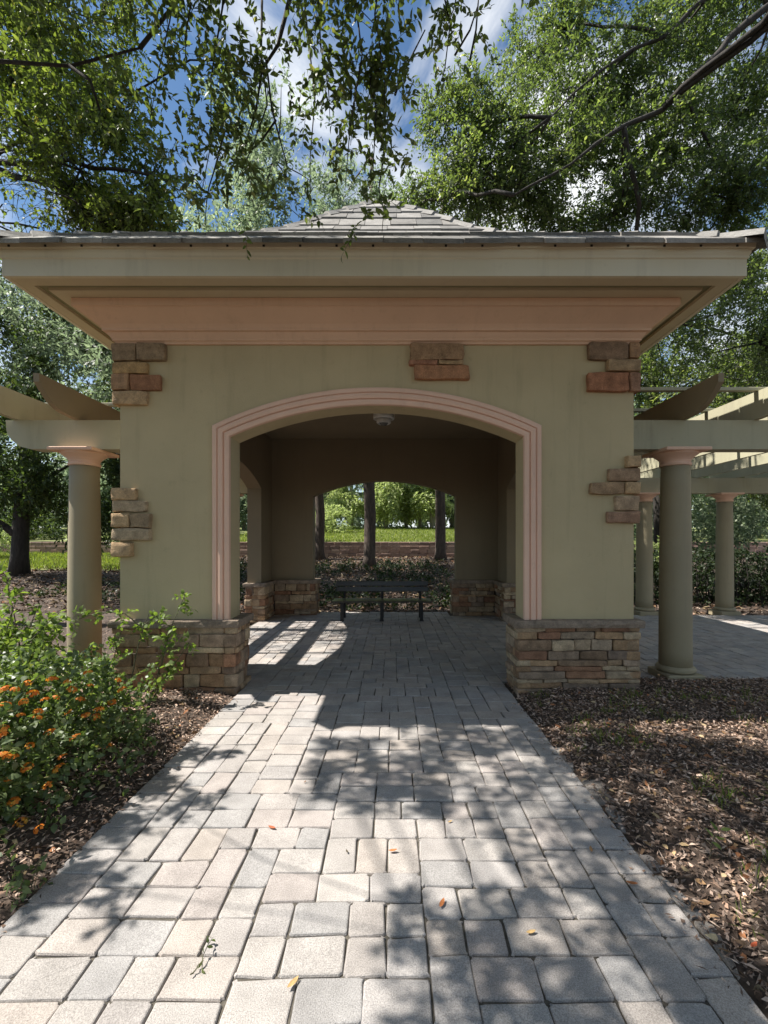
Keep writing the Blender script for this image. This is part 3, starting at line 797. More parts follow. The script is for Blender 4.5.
# ------------------------------------------------------------------ left tree over the path: high canopy out of frame, hanging sprays in frame
def spray(p0, p1, n, wob=.18):
    """a hanging spray: points along the curve p0->p1"""
    p0, p1 = np.array(p0), np.array(p1); t = G.random(n) ** .8
    return p0 + (p1 - p0) * t[:, None] + G.normal(0, wob, (n, 3)) * (.35 + t[:, None])
def hang(tb):
    out = []
    # (px,py) top -> bottom, depth, twigs, spread
    L = [((200, -60), (150, 120), 3.1, 34, .10), ((240, -60), (200, 200), 3.2, 60, .14), ((262, 0), (235, 185), 3.1, 44, .12), ((225, 130), (205, 225), 3.25, 46, .16), ((170, -80), (185, 60), 3.0, 50, .22),
         ((300, -60), (330, 120), 3.0, 26, .10), ((350, -60), (345, 190), 2.9, 56, .13), ((385, -60), (385, 130), 2.9, 40, .10), ((372, 60), (372, 185), 2.95, 22, .10), ((330, -80), (380, 30), 3.0, 30, .25),
         ((430, -60), (398, 12), 2.8, 18, .14), ((470, -80), (440, 45), 3.0, 12, .08), ((440, -60), (435, 100), 3.1, 5, .05), ((480, -80), (490, 5), 3.1, 14, .2),
         ((300, -40), (310, 225), 3.3, 10, .06), ((90, -80), (120, 40), 3.3, 40, .22), ((40, -80), (70, 20), 3.1, 40, .25), ((380, 120), (382, 232), 3.2, 6, .03)]
    for a, b, Y, n, wob in L:
        A, B = at(*a, Y), at(*b, Y)
        mid = A.lerp(B, .5) + noise.noise_vector(A * 3) * .22
        tb.tube([A, A.lerp(mid, .5) + noise.noise_vector(A * 9) * .09, mid, mid.lerp(B, .5) + noise.noise_vector(B * 9) * .09, B], [.009, .007, .005, .004, .002], 5)
        S = spray(A, B, int(n * 2.2), wob); S = S[np.array([noise.noise(Vector(q * 3.4)) > -.06 for q in S])]; S = S[S[:, 2] > H + (PY0 - 222) * Y / F]; D = G.normal(0, .75, S.shape) + np.array([0, 0, -.12])
        V, k, pt = twigs(S, D, .15, 9, .056, .025, .3, True, tb, .0020); V = V[(V[:, 5, 2] > H + (PY0 - 236) * Y / F) & ~sunny(V[:, 0, :])]
        out.append((V, np.clip(G.normal(.5, .22, len(V)), 0, 1)))
    # bare twigs
    for a, b, c, Y in (((292, -10), (278, 45), (262, 70), 3.1), ((262, 70), (256, 110), (248, 135), 3.1), ((266, 60), (272, 110), (287, 165), 3.15), ((276, 120), (262, 140), (252, 150), 3.15),
                       ((130, 95), (190, 60), (262, 62), 3.3), ((-20, 60), (70, 66), (140, 48), 3.4), ((70, 66), (90, 80), (100, 110), 3.4), ((140, 48), (170, 10), (190, -30), 3.4), ((395, 95), (402, 75), (425, 30), 3.0), ((470, 60), (476, 30), (480, -20), 3.1), ((455, 55), (470, 30), (478, 5), 3.1)):
        r = .016 if Y > 3.35 or a == (292, -10) else .008
        tb.tube([at(*a, Y), at(*b, Y), at(*c, Y)], [r, r * .8, r * .5], 6)
    # the high canopy over the path: twigs where the photograph shows dappled shade
    n = 15000
    gx = G.uniform(-.9, 5.2, n); gy = G.uniform(-.6, 4.35, n); Z = H + 1.22 * np.maximum(gy, 2.0) + .4 + G.random(n) * 1.6
    P = np.stack([gx - KX * Z, gy - KY * Z, Z], 1)
    pr_ = np.full(n, .8)
    pr_[(gx < 1.3) & (gy > 2.4) & (gy < 3.45)] = .8
    pr_[(gx < .9) & (gy > 1.85) & (gy <= 2.4)] = .12
    pr_[(gx < 1.3) & (gy <= 1.85)] = .66
    pr_[(gx > 2.0) & (gx < 3.8) & (gy > 3.2) & (gy < 4.0)] = .08
    pr_[(gx > 1.3) & (gy < 3.2)] = .40
    nz = np.array([noise.noise(Vector((a * 3.2, b * 3.2, 7))) for a, b in zip(gx, gy)]) + .6 * np.array([noise.noise(Vector((a * 8.5, b * 8.5, 3))) for a, b in zip(gx, gy)])
    kp = (G.random(n) < pr_ * np.clip(.60 + nz * 3.4, .02, 1.5)) & ~sunny(P)
    S = P[kp]; D = G.normal(0, .8, S.shape)
    V, k, pt = twigs(S, D, .2, 8, .07, .034, .2, True, None)
    V = V[~sunny(V[:, 0, :])]
    out.append((V, np.clip(G.normal(.5, .2, len(V)), 0, 1)))
    # low sprays beside the path (unseen at the left, added to shade its edge)
    m = 620; gx = -1.5 + .55 * G.random(m) ** 1.5; gy = G.uniform(1.75, 3.15, m); Z = G.uniform(2.9, 3.9, m)
    kp = np.array([noise.noise(Vector((a * 5, b * 5, 1))) > -.05 for a, b in zip(gx, gy)]) & (gx < -1.45 + .42 * np.abs(np.sin(gy * 4.2 + .6)))
    S2 = np.stack([gx - KX * Z, gy - KY * Z, Z], 1)[kp]
    V, k, pt = twigs(S2, G.normal(0, .8, S2.shape), .12, 8, .055, .026, .3, True, tb, .002); out.append((V, np.clip(G.normal(.5, .2, len(V)), 0, 1)))
    tb.tube([(-3.0, 1.2, 7.6), (-3.3, 1.7, 5.6), (-3.6, 2.2, 4.2), (-3.7, 2.6, 3.4)], [.012, .008, .005, .003], 6)
    tb.tube([(-3.3, 1.7, 5.6), (-3.5, 1.9, 4.4), (-3.6, 2.0, 3.3)], [.006, .004, .003], 5)
    for c, r, nn in (((-5, -6, 9.5), (4, 3.5, 2), 230), ((0, -6.5, 9.5), (4, 3.5, 2), 150), ((4.5, -5, 9), (4, 3.5, 2), 180), ((-1, -10, 7.5), (6, 3, 3), 160), ((6, -9, 6), (3, 3, 3), 120), ((-8, -10, 6), (3, 3, 3), 260), ((1.5, -2.6, 9.8), (3.5, 1.6, 1), 200)):  # unseen crown masses behind the camera, added to darken the front wall
        S2, l2 = blob_pts(c, r, nn, .5, .5, -.1)
        V, k, pt = twigs(S2, G.normal(0, .8, S2.shape), .5, 9, .26, .15, .3, True, None)
        V = V[~sunny(V[:, 0, :])]; out.append((V, np.clip(G.normal(.5, .2, len(V)), 0, 1)))
        for q in range(5): tb.tube([(-5.2, -3.2, 7), Vector((-5.2, -3.2, 7)).lerp(Vector(S2[q]), .5) + Vector((0, 0, .5)), S2[q]], [.08, .05, .01], 5)
    for i in range(0, len(S), 60):
        e = Vector(S[i]); o_ = Vector((-5.0, -2.8, 8.4)); tb.tube([o_, (o_ + e) / 2 + Vector((0, 0, .4)), e], [.035, .02, .006], 4)
    return out
# (built with its own helper because the sprays fix the leaf pattern)
def overhead():
    root = empty('oak_tree', (-5.6, -4.2, 0), 'overhanging tree whose leafy sprays hang before the roof at the top centre of the view', 'tree')
    tb = MB()
    tb.tube([(-5.6, -4.2, -.1), (-5.6, -4.1, 2), (-5.5, -3.8, 4.5), (-5.2, -3.2, 7), (-4.9, -2.6, 9)], [.42, .34, .29, .22, .12], 12, wob=.12)
    for pts, r0, r1 in (([(-5.3, -3.4, 6.4), (-4.2, -1.2, 7.8), (-3.0, 1.2, 7.6), (-1.5, 2.9, 6.7), (.4, 3.0, 6.1), (1.2, 3.0, 5.9)], .13, .02),
                        ([(-3.0, 1.2, 7.6), (-2.9, 2.6, 6.6), (-2.4, 3.2, 5.9), (-2.0, 3.4, 5.6)], .06, .015)):
        tb.tube(pts, [r0 + (r1 - r0) * i / (len(pts) - 1) for i in range(len(pts))], 8, wob=.2)
    ex = hang(tb)
    tb.build('trunk', M['bark'], root, smooth=True)
    V = np.concatenate([e[0] for e in ex]); r = np.concatenate([e[1] for e in ex])
    np_mesh('crown', V, 6, LEAF6, r, M['lf_near'], root)
overhead()

def pblob(px, py, Y, rpx, rpy, n, ry=None):
    s = F / Y; c = at(px, py, Y); return ((c.x, c.y, c.z), (rpx / s, ry or (rpx + rpy) / 2 / s, rpy / s), n)
# ---- sunlit tree at upper left
Y = 7.6
tree('broadleaf_tree', 'yellow-green sunlit tree filling the upper left corner beside the pavilion roof', (-8.6, 8.0, 0),
     [((-8.6, 8.0, -.1), .28), ((-8.4, 7.9, 2.5), .22), ((-7.9, 7.8, 5), .17), ((-7.2, 7.7, 8), .10)],
     [pblob(20, 150, Y, 80, 60, 720, 1.6), pblob(80, 170, 7.4, 60, 52, 568, 1.5), pblob(20, 60, 7.8, 85, 60, 720, 1.6), pblob(105, 120, 7.6, 32, 44, 238), pblob(95, 212, 7.3, 66, 26, 437, 1.3),
      pblob(-60, 110, 7.8, 70, 120, 657), pblob(50, 5, 8.0, 90, 40, 525), pblob(150, 175, 7.4, 22, 40, 90), pblob(148, 220, 7.4, 24, 20, 151), pblob(-10, 222, 7.2, 60, 24, 369, 1.2)],
     (.38, 11, .090, .040), M['lf_yel'], M['bark'], gate=gate_left, near=True, twig_r=.008, nb=12, freq=1.5, cut=.03)
# ---- live oak at upper right
Y = 9.2
tree('live_oak', 'large live oak with dark slanting limbs filling the upper right behind the pavilion roof', (12.5, 10.5, 0),
     [((12.5, 10.5, -.1), .6), ((12.2, 10.4, 2), .48), ((11.4, 10.2, 5), .42), ((10.2, 9.8, 8.5), .34), ((9.4, 9.5, 11.5), .25)],
     [pblob(480, 130, 9.0, 48, 45, 579), pblob(500, 190, 8.8, 75, 34, 738), pblob(560, 170, 9.2, 60, 45, 738), pblob(590, 90, 9.5, 75, 55, 913), pblob(560, 30, 9.8, 70, 45, 668),
      pblob(650, 160, 9.4, 70, 50, 843), pblob(660, 60, 9.8, 70, 60, 808), pblob(735, 110, 9.6, 60, 70, 738), pblob(730, 200, 9.0, 60, 40, 668), pblob(620, 210, 9.0, 80, 25, 579), pblob(745, 20, 10, 50, 40, 456),
      pblob(820, 120, 9.8, 60, 120, 526), pblob(465, 185, 9.0, 30, 25, 192), pblob(700, -20, 10, 80, 40, 438), pblob(445, 120, 9.0, 22, 30, 105), pblob(425, 200, 8.9, 20, 16, 87),
      ((8.3, 6.0, 7.4), (1.9, 1.8, 1.2), 380), ((9.3, 8.0, 7.0), (1.8, 2.0, 1.4), 380), ((6.8, 4.2, 8.2), (1.8, 1.6, .9), 360), ((7.5, 2.5, 8.0), (1.8, 1.6, .9), 300), ((9.5, 3.5, 6.0), (2, 2.5, 1.5), 420), ((8.5, .5, 7), (2.2, 2, 1.2), 420), ((11, 6, 5), (2, 2.5, 1.8), 420), ((5.6, 9.6, 6.0), (1.6, 1.4, .8), 330), ((7.6, 9.2, 5.6), (1.7, 1.5, .9), 360), ((9.6, 8.2, 5.2), (1.6, 1.8, 1.0), 360), ((8.4, 11.2, 5.0), (2, 1.5, 1.0), 360)],  # crown masses added over and beside the pergola for shade, mostly out of view
     (.40, 12, .084, .034), M['lf_oak'], M['bark'], near=True, twig_r=.007, nb=10, cut=-.01, freq=1.2,
     limbs=[([(10.2, 9.8, 8.5), at(790, -5, 8.45), at(729, 35, 8.35), at(684, 90, 8.25), at(664, 107, 8.15), at(624, 127, 8.05), at(594, 145, 7.95), at(569, 165, 7.85), at(514, 195, 7.65)], .075, .016),
            ([(9.6, 9.6, 10.5), at(740, -30, 8.75), at(704, 2, 8.65), at(664, 35, 8.55), at(634, 50, 8.45), at(599, 72, 8.35), at(574, 92, 8.25), at(550, 118, 8.15)], .05, .012)])
#            ([(10.6, 9.9, 7.5), at(800, 140, 8.05), at(740, 175, 7.85), at(690, 200, 7.75), at(640, 222, 7.65)], .12, .02)])
# ---- lower dark growth seen over the right pergola
tree('oak_tree', 'dark twiggy oak showing between the right eave and the pergola rafters', (9.5, 15.5, 0),
     [((9.5, 15.5, 0), .3), ((9.3, 15.4, 3), .24), ((9.0, 15.2, 6), .16), ((8.8, 15.2, 9), .08)],
     [pblob(690, 300, 15, 60, 45, 630), pblob(740, 280, 15, 50, 60, 570), pblob(660, 350, 15, 40, 35, 390), pblob(720, 365, 15, 70, 30, 450), pblob(770, 350, 15, 50, 60, 390), ((6.5, 13, 6.5), (2.2, 1.6, 1.3), 420), ((10, 12.5, 6), (2.2, 1.6, 1.5), 420), ((13, 12, 6), (2.4, 2, 2), 420), ((4.5, 13.5, 7.5), (2, 1.6, 1.3), 360), ((12, 8, 6.2), (1.8, 2.2, 1.6), 380), ((11, 14, 3.6), (2.5, 1.2, 1.0), 300), ((7.5, 14.5, 4.0), (1.8, 1.0, .8), 240)],  # the later masses are added, part out of view, to hold back skylight
     (.5, 11, .12, .045), M['lf_oak'], M['bark'], near=True, twig_r=.012, nb=16, freq=.7, cut=.02)
# ---- big left tree on the mulch
gz = zter(-11.9, 14.2)
tree('shade_tree', 'dark-trunked shade tree standing on the mulch left of the pergola column', (-11.9, 14.2, gz),
     [((-11.9, 14.2, gz - .1), .32), ((-11.88, 14.2, gz + .6), .24), ((-11.8, 14.2, gz + 2.0), .21), ((-11.6, 14.2, gz + 4), .22), ((-11.2, 14.1, gz + 7), .12)],
     [pblob(25, 500, 13.8, 55, 28, 405), pblob(90, 470, 13.6, 50, 40, 513), pblob(20, 440, 13.8, 50, 50, 405), pblob(60, 380, 14, 60, 60, 567), pblob(95, 330, 14.2, 50, 50, 513), pblob(20, 320, 14.4, 45, 50, 405), pblob(100, 520, 14, 30, 22, 162), pblob(-30, 400, 14, 50, 120, 405)],
     (.5, 11, .15, .065), M['lf_mid'], M['bark'], near=False, twig_r=.012, freq=.6, cut=.03,
     limbs=[([(-11.85, 14.2, gz + 1.2), (-12.4, 14.0, gz + 1.7), (-13.3, 13.8, gz + 2.3)], .13, .05), ([(-11.8, 14.2, gz + 1.9), (-10.9, 14.0, gz + 3.0), (-10.0, 13.9, gz + 3.5)], .10, .03)])
# ---- pines beyond the back arch: tall dark trunks
pines = [('tall dark-trunked pine seen at the middle of the back archway', -.86, 17.0, .215), ('tall brown-trunked pine seen at the right of the back archway', 2.10, 19.3, .215), ('tall dark-trunked pine seen at the left edge of the back archway', -3.15, 19.3, .20)]
for lab, x, y, r in pines:
    g0 = zter(x, y); hh = 15 + R.random() * 2
    bl = []
    for k in range(6):
        bl.append(((x + R.uniform(-1.6, 1.6), y + R.uniform(-1.3, 1.3), g0 + 7.5 + k * 1.35), (1.7 - .12 * k, 1.5, .9), 150))
    tree('pine_tree', lab, (x, y, g0), [((x, y, g0 - .15), r * 1.5), ((x, y, g0 + .35), r * 1.08), ((x + R.uniform(-.09, .09), y, g0 + 2), r), ((x + R.uniform(-.16, .16), y, g0 + 4.2), r * .92), ((x - .02, y, g0 + 8), r * .75), ((x + .1, y, g0 + hh), r * .3)],
         bl, (.55, 14, .20, .02), M['lf_blue'], M['pinebark'], 'pines on the mulch slope behind the pavilion', near=False, nb=5, droop=.4, twig_r=.01)
bl = []
for (x, y, z, rx, rz, n_) in ((-6.5, 13.5, 8, 2.4, 1.6, 260), (-4, 14, 9.5, 2.4, 1.7, 280), (-8.5, 12.5, 7, 2.2, 1.5, 240), (-2, 14.5, 11, 2.4, 1.8, 300), (-5.5, 15.5, 12, 2.6, 1.8, 300), (-9, 15, 9.5, 2.4, 1.8, 240), (-.5, 16, 12.6, 2.0, 1.4, 220), (-11, 11.5, 8.5, 2.2, 1.4, 220), (-3.4, 13, 12.6, 1.8, 1.4, 200), (-12.5, 17, 9, 2.5, 2, 220), (.8, 17.5, 11.5, 2, 1.6, 200), (-6, 12, 5.6, 2.2, 1.1, 300), (-4, 15, 6.2, 2.2, 1.2, 300), (-7.2, 16.5, 6.2, 2.2, 1.2, 300), (-3.6, 11.8, 5.4, 1.8, 1, 260), (-1.5, 16.8, 6.6, 2.0, 1.0, 260), (-7.5, 19.5, 6.5, 2.4, 1.2, 260)):  # the low masses, hidden by the pavilion, are added to shade the slope
    bl.append(((x, y, z), (rx * 1.1, 2.4, rz * 1.1), int(n_ * (2.0 if z > 8.5 else 1.3))))
tree('oak_tree', 'grey-green broad oak rising directly behind the pavilion roof peak', (-6.6, 13.2, zter(-6.6, 13.2)),
     [((-6.6, 13.2, 0), .34), ((-6.5, 13.3, 2.5), .27), ((-6.2, 13.6, 5), .22), ((-5.6, 14, 8), .14)], bl, (.55, 12, .15, .06), M['lf_blue'], M['bark'], nb=9, freq=.6, cut=.0)
# ---- pale-trunked trees on the lawn beyond
def lawn_tree(px, Y, top, w_, lab, mat, tr=.13, two=False):
    x = (px - PX0) * Y / F; g0 = zter(x, Y); hh = top
    bl = [((x + R.uniform(-.4, .4) * w_, Y + R.uniform(-.5, .5), g0 + 1.9 + k * (hh - 2.2) / 5), (w_ * R.uniform(.55, .9), w_ * .7, hh * .13), 170) for k in range(6)]
    bl += [((x + R.uniform(-.7, .7) * w_, Y - .6, g0 + 1.7 + R.uniform(0, .6)), (w_ * .5, w_ * .5, .7), 110) for k in range(2)]
    lim = [([(x, Y, g0), (x + .35, Y, g0 + 1.8), (x + .5, Y, g0 + 3.4)], tr * .8, tr * .4)] if two else []
    tree('lawn_tree', lab, (x, Y, g0), [((x, Y, g0 - .1), tr * 1.3), ((x + R.uniform(-.1, .1), Y, g0 + 1.5), tr), ((x + R.uniform(-.2, .2), Y, g0 + hh * .8), tr * .4)],
         bl, (.6, 9, .30, .11), mat, M['palebark'], 'trees on the lawn beyond the back archway', near=False, limbs=lim, nb=5, droop=.6, freq=.5, cut=.0)
for px, Yt, top, w_, lab, mt, two in ((332, 37, 9, 2.0, 'bluish lawn tree at the far left of the back archway view', 'lf_blue', 0), (352, 35, 7.5, 1.7, 'pale drooping lawn tree just left of the middle pine trunk', 'lf_pale', 0),
        (386, 34, 7.0, 1.6, 'pale two-stemmed lawn tree just right of the middle pine trunk', 'lf_pale', 1), (406, 35.5, 7.5, 1.7, 'pale lawn tree halfway between the middle and right pine trunks', 'lf_pale', 0),
        (420, 38, 8.5, 1.8, 'thin yellow-green lawn tree behind the others in the archway', 'lf_pale', 0), (432, 34, 7.0, 1.5, 'pale lawn tree touching the right pine trunk', 'lf_pale', 1), (452, 36, 8.0, 1.8, 'bluish lawn tree at the far right of the back archway view', 'lf_blue', 0),
        (244, 33, 9, 2.4, 'lawn tree seen through the left side arch', 'lf_blue', 0), (130, 36, 9, 2.6, 'lawn tree beyond the wall right of the pergola column', 'lf_blue', 0), (110, 31, 5.0, 1.6, 'bright young lawn tree by the retaining wall beside the column', 'lf_pale', 0)):
    lawn_tree(px, Yt, top, w_, lab, M[mt], two=bool(two))

# ---- shrubs
def shrub(name, lab, c, r, n, leaf, mat, near=False, freq=1.2, group=None, cat='shrub', cut=-.1):
    root = empty(name, (c[0], c[1], c[2] - r[2]), lab, cat, group)
    S, loc = blob_pts(c, r, n, .4, freq, cut); kp = S[:, 2] > c[2] - r[2] * .95; S, loc = S[kp], loc[kp]
    V, k, pt = twigs(S, loc + G.normal(0, .5, S.shape) + np.array([0, 0, .3]), *leaf, .1, near)
    tb = MB()
    for i in range(14):
        e = Vector(S[R.randrange(len(S))]); b = Vector((c[0] + R.uniform(-.3, .3) * r[0], c[1] + R.uniform(-.3, .3) * r[1], c[2] - r[2] - .1)); tb.tube([b, b.lerp(e, .5) + Vector((0, 0, .05)), e], [.015, .011, .004], 5)
    tb.build('stems', M['twig'], root); np_mesh('foliage', V, k, pt, np.clip(G.normal(.5, .22, len(V)), 0, 1), mat, root)
    return root
shrub('shrub', 'pale round shrub on the lawn at the left of the back archway view', (-4.0, 29, zter(-4, 29) + .8), (1.3, 1.1, .95), 420, (.25, 8, .16, .08), M['lf_pale'])
shrub('shrub', 'bright green shrub on the retaining wall just left of the pergola column', (-15.2, 22.6, 2.1), (1.3, .8, .75), 360, (.25, 8, .14, .08), M['lf_pale'])
shrub('shrub', 'bright green shrub on the retaining wall behind the pavilion corner', (-13.2, 22.8, 2.0), (1.2, .8, .6), 320, (.25, 8, .14, .08), M['lf_yel'])
shrub('shrub', 'yellowish shrub at the left edge below the shade tree', (-16.6, 18.3, 1.55), (.9, .8, .75), 260, (.25, 8, .12, .06), M['lf_pale'])
shrub('shrub', 'small bright green shrub between the right pergola columns', (6.65, 11.4, 1.15), (.4, .5, .45), 160, (.2, 8, .09, .05), M['lf_pale'])
shrub('shrub', 'pale green shrub behind the hedge at the right edge', (9.8, 13.2, 1.7), (1.3, 1, .95), 380, (.25, 9, .12, .06), M['lf_blue'])
shrub('shrub', 'dull green shrub on the retaining wall behind the shade tree trunk', (-18.5, 22.8, 2.15), (1.6, .9, .9), 420, (.25, 8, .14, .07), M['lf_mid'])
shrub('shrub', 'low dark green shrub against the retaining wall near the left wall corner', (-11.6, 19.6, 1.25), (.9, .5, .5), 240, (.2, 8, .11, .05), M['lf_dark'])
# hedge behind the right pergola
hd = empty('hedge', (8.5, 10.9, 0), 'dark clipped hedge along the back of the right pergola', 'hedge')
S = np.stack([G.uniform(4.6, 14, 3600), 10.9 + G.uniform(-.65, .65, 3600), G.uniform(-.05, 1.22, 3600)], 1); S[:, 2] += np.array([.12 * noise.noise(Vector((x * 1.3, 2, 0))) for x in S[:, 0]])
V, k, pt = twigs(S, G.normal(0, .7, S.shape) + np.array([0, -.4, .5]), .16, 8, .085, .042, .1, False)
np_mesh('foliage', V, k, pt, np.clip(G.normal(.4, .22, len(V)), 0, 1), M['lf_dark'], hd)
tb = MB()
for i in range(120):
    x, y = R.uniform(4.7, 13.8), 10.9 + R.uniform(-.5, .5); tb.tube([(x, y, -.12), (x + R.uniform(-.1, .1), y, .5), (x + R.uniform(-.25, .25), y + R.uniform(-.1, .1), 1.1)], [.02, .015, .006], 5)
tb.build('stems', M['bark'], hd)
# far wood behind everything (one mass)
n = 6500
fx = G.uniform(-75, 75, n); fy = G.uniform(46, 62, n); hgt = 9 + 5 * np.array([noise.noise(Vector((x * .11, 0, 5))) for x in fx])
keep = np.abs(fx) < 200
P = np.stack([fx, fy, 2.4 + G.random(n) ** .8 * hgt], 1)
V, k, pt = twigs(P, G.normal(0, 1, P.shape), 1.0, 9, .75, .42, .3, False)
stuff(np_mesh('far_wood', V, k, pt, np.clip(G.normal(.4, .25, len(V)), 0, 1), M['lf_blue']))
# nearer wood to the right, behind the hedge, and to the left beyond the lawn
n = 5000
P = np.stack([G.uniform(10, 34, n), G.uniform(21.6, 30, n), 1.4 + G.random(n) * 9], 1)
V, k, pt = twigs(P, G.normal(0, 1, P.shape), .8, 10, .34, .18, .3, False)
kp = np.array([noise.noise(Vector((v[0] * .35, v[1] * .2, v[2] * .35))) > -.12 for v in V[:, 0, :]])
stuff(np_mesh('right_wood', V[kp], k, pt, np.clip(G.normal(.45, .25, kp.sum()), 0, 1), M['lf_blue'])); bpy.data.objects['right_wood'].name = 'wood'
n = 5600
P = np.stack([G.uniform(-42, -12, n), G.uniform(24, 34, n), 1.6 + G.random(n) * 10.5], 1)
V, k, pt = twigs(P, G.normal(0, 1, P.shape), .8, 10, .34, .18, .3, False)
kp = np.array([noise.noise(Vector((v[0] * .35, v[1] * .2, v[2] * .35))) > -.08 for v in V[:, 0, :]])
stuff(np_mesh('wood', V[kp], k, pt, np.clip(G.normal(.45, .25, kp.sum()), 0, 1), M['lf_blue']))

# ------------------------------------------------------------------ mulch chips and ground cover
CH = np.array([(.24, .155, .11), (.33, .235, .18), (.13, .085, .06), (.08, .055, .042), (.32, .235, .185), (.17, .115, .085), (.38, .29, .23)])
def chips(name, P, size, dark=1.0, zt=None):
    n = len(P); D = unit(G.normal(size=(n, 3)) * np.array([1, 1, .28]))
    V, k, pt = leaf_verts(P, D, size * G.uniform(.45, 1.5, n), size * G.uniform(.16, .5, n), .2, False)
    V += G.normal(0, size * .06, V.shape)
    return stuff(np_mesh(name, V, k, pt, G.random(n), M['chip'], tint=CH[G.integers(0, len(CH), n)] * G.uniform(.8, 1.9, (n, 1)) * dark))
def bedpts(n, x0, x1, y0, y1, edge, lift=.012):
    x = G.uniform(x0, x1, n); y = G.uniform(y0, y1, n)
    return np.stack([x, y, np.array([zbed(a, b, edge) for a, b in zip(x, y)]) + G.uniform(.0, lift, n)], 1)
PL = np.concatenate([bedpts(30000, -4.6, -1.47, 1.2, 4.35, -1.5, .02), bedpts(5000, -7, -2.75, 4.35, 8.5, -1.5, .02)])
chips('mulch_chips', PL, .033)
PRt = np.concatenate([bedpts(60000, 1.2, 4.6, 1.0, 4.72, 1.18, .02)])
chips('mulch_chips', PRt, .033)
x = G.uniform(-18, 9, 30000); y = 9.3 + 11 * G.random(30000)
chips('mulch_chips', np.stack([x, y, np.array([zter(a, b) for a, b in zip(x, y)]) + G.uniform(.01, .04, 30000)], 1), .11, .62)  # slope chips darkened: the shade there is put into their colour
def litter(P, size, dk=1.0):
    n = len(P); D = unit(G.normal(size=(n, 3)) * np.array([1, 1, .25]))
    V, k, pt = leaf_verts(P, D, size, size * .42, .6, True)
    pal = np.array([(.30, .18, .09), (.22, .13, .07), (.40, .28, .15), (.16, .10, .06), (.45, .34, .2), (.34, .15, .07)])
    return stuff(np_mesh('leaf_litter', V, k, pt, G.random(n), M['chip'], tint=pal[G.integers(0, 6, n)] * G.uniform(.7, 1.3, (n, 1)) * dk))
P = np.concatenate([bedpts(1900, 1.2, 4.6, 1.0, 4.72, 1.18, .03), bedpts(900, -4.6, -1.52, 1.2, 4.35, -1.5, .03)])
litter(P, .046)
x = G.uniform(-14, 8, 7000); y = 9.4 + 10.8 * G.random(7000)
litter(np.stack([x, y, np.array([zter(a, b) for a, b in zip(x, y)]) + .04], 1), .12, .55)  # slope litter darkened, with the tree shade in its colour
tw_ = MB()
for i in range(260):
    x, y = (R.uniform(1.25, 4.5), R.uniform(1.1, 4.6)) if i < 190 else (R.uniform(-4, -1.6), R.uniform(1.4, 4.2))
    a = R.random() * 6.3; L_ = R.uniform(.05, .22); z = zbed(x, y, 1.18 if x > 0 else -1.5) + .022
    tw_.tube([(x, y, z), (x + math.cos(a) * L_ * .5, y + math.sin(a) * L_ * .5 + .01, z + R.uniform(0, .02)), (x + math.cos(a) * L_, y + math.sin(a) * L_, z)], R.uniform(.0015, .004), 4)
stuff(tw_.build('fallen_twigs', M['pinebark']))
# spill of bark on the paver edges
x = np.concatenate([G.normal(1.19, .05, 500), G.normal(-1.5, .035, 260)]); y = G.uniform(1.2, 4.2, 760)
chips('bark_spill', np.stack([x, y, np.full(760, .004)], 1), .026)
# low dark ground cover on the slope behind
n = 2600
x = G.uniform(-9, 5.5, n); y = 9.7 + 8.2 * G.random(n) ** 1.1
kp = np.array([noise.noise(Vector((a * .55, b * .4, 2))) > -.12 for a, b in zip(x, y)]) & ~((x < -2.4) & (y < 10.5)); x, y = x[kp], y[kp]
P = np.stack([x, y, np.array([zter(a, b) for a, b in zip(x, y)]) + .02], 1)
V, k, pt = twigs(P, G.normal(0, .5, P.shape) + np.array([0, 0, .8]), .28, 8, .10, .05, .3, False)
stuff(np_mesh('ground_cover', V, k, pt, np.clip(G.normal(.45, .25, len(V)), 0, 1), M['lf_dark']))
# sparse grass in the right bed
n = 900
x = 1.3 + 2.6 * G.random(n); y = G.uniform(1.6, 4.3, n)
kp = np.array([noise.noise(Vector((a * 2.3, b * 2.3, 9))) > .12 for a, b in zip(x, y)]); x, y = x[kp], y[kp]
x = np.repeat(x, 5) + G.normal(0, .018, len(x) * 5); y = np.repeat(y, 5) + G.normal(0, .018, len(y) * 5)
P = np.stack([x, y, np.array([zbed(a, b, 1.18) for a, b in zip(x, y)])], 1)
V, k, pt = leaf_verts(P, G.normal(0, .5, P.shape) + np.array([0, 0, .9]), .075, .006, .4, False)
stuff(np_mesh('grass', V, k, pt, np.clip(G.normal(.45, .2, len(V)), 0, 1), M['blade']))

# ------------------------------------------------------------------ lantana in flower, lower left
lc = np.array([-2.5, 2.66, .0])
lan = empty('lantana_shrub', tuple(lc), 'low lantana bush with orange flower clusters spilling toward the path at lower left', 'flowering shrub')
tb = MB(); st = []
def lan_r(d):  # uneven outline
    return np.array([1 + .28 * noise.noise(Vector(v * 2.1)) + .12 * noise.noise(Vector(v * 5.5)) for v in d])
n = 1600
d = unit(np.stack([G.normal(size=n), G.normal(size=n), np.abs(G.normal(size=n)) * .9], 1)); rr = lan_r(d) * G.random(n) ** .28
S = lc + d * rr[:, None] * np.array([.76, 1.04, .70]); S[:, 2] += .02
kp = (S[:, 0] < -1.5 - .0 * S[:, 1]); S, d = S[kp], d[kp]
V, k, pt = twigs(S, d * .7 + G.normal(0, .5, S.shape) + np.array([0, 0, .25]), .15, 9, .046, .028, .1, True, None)
np_mesh('foliage', V, k, pt, np.clip(G.normal(.48, .22, len(V)), 0, 1), M['lf_lan'], lan)
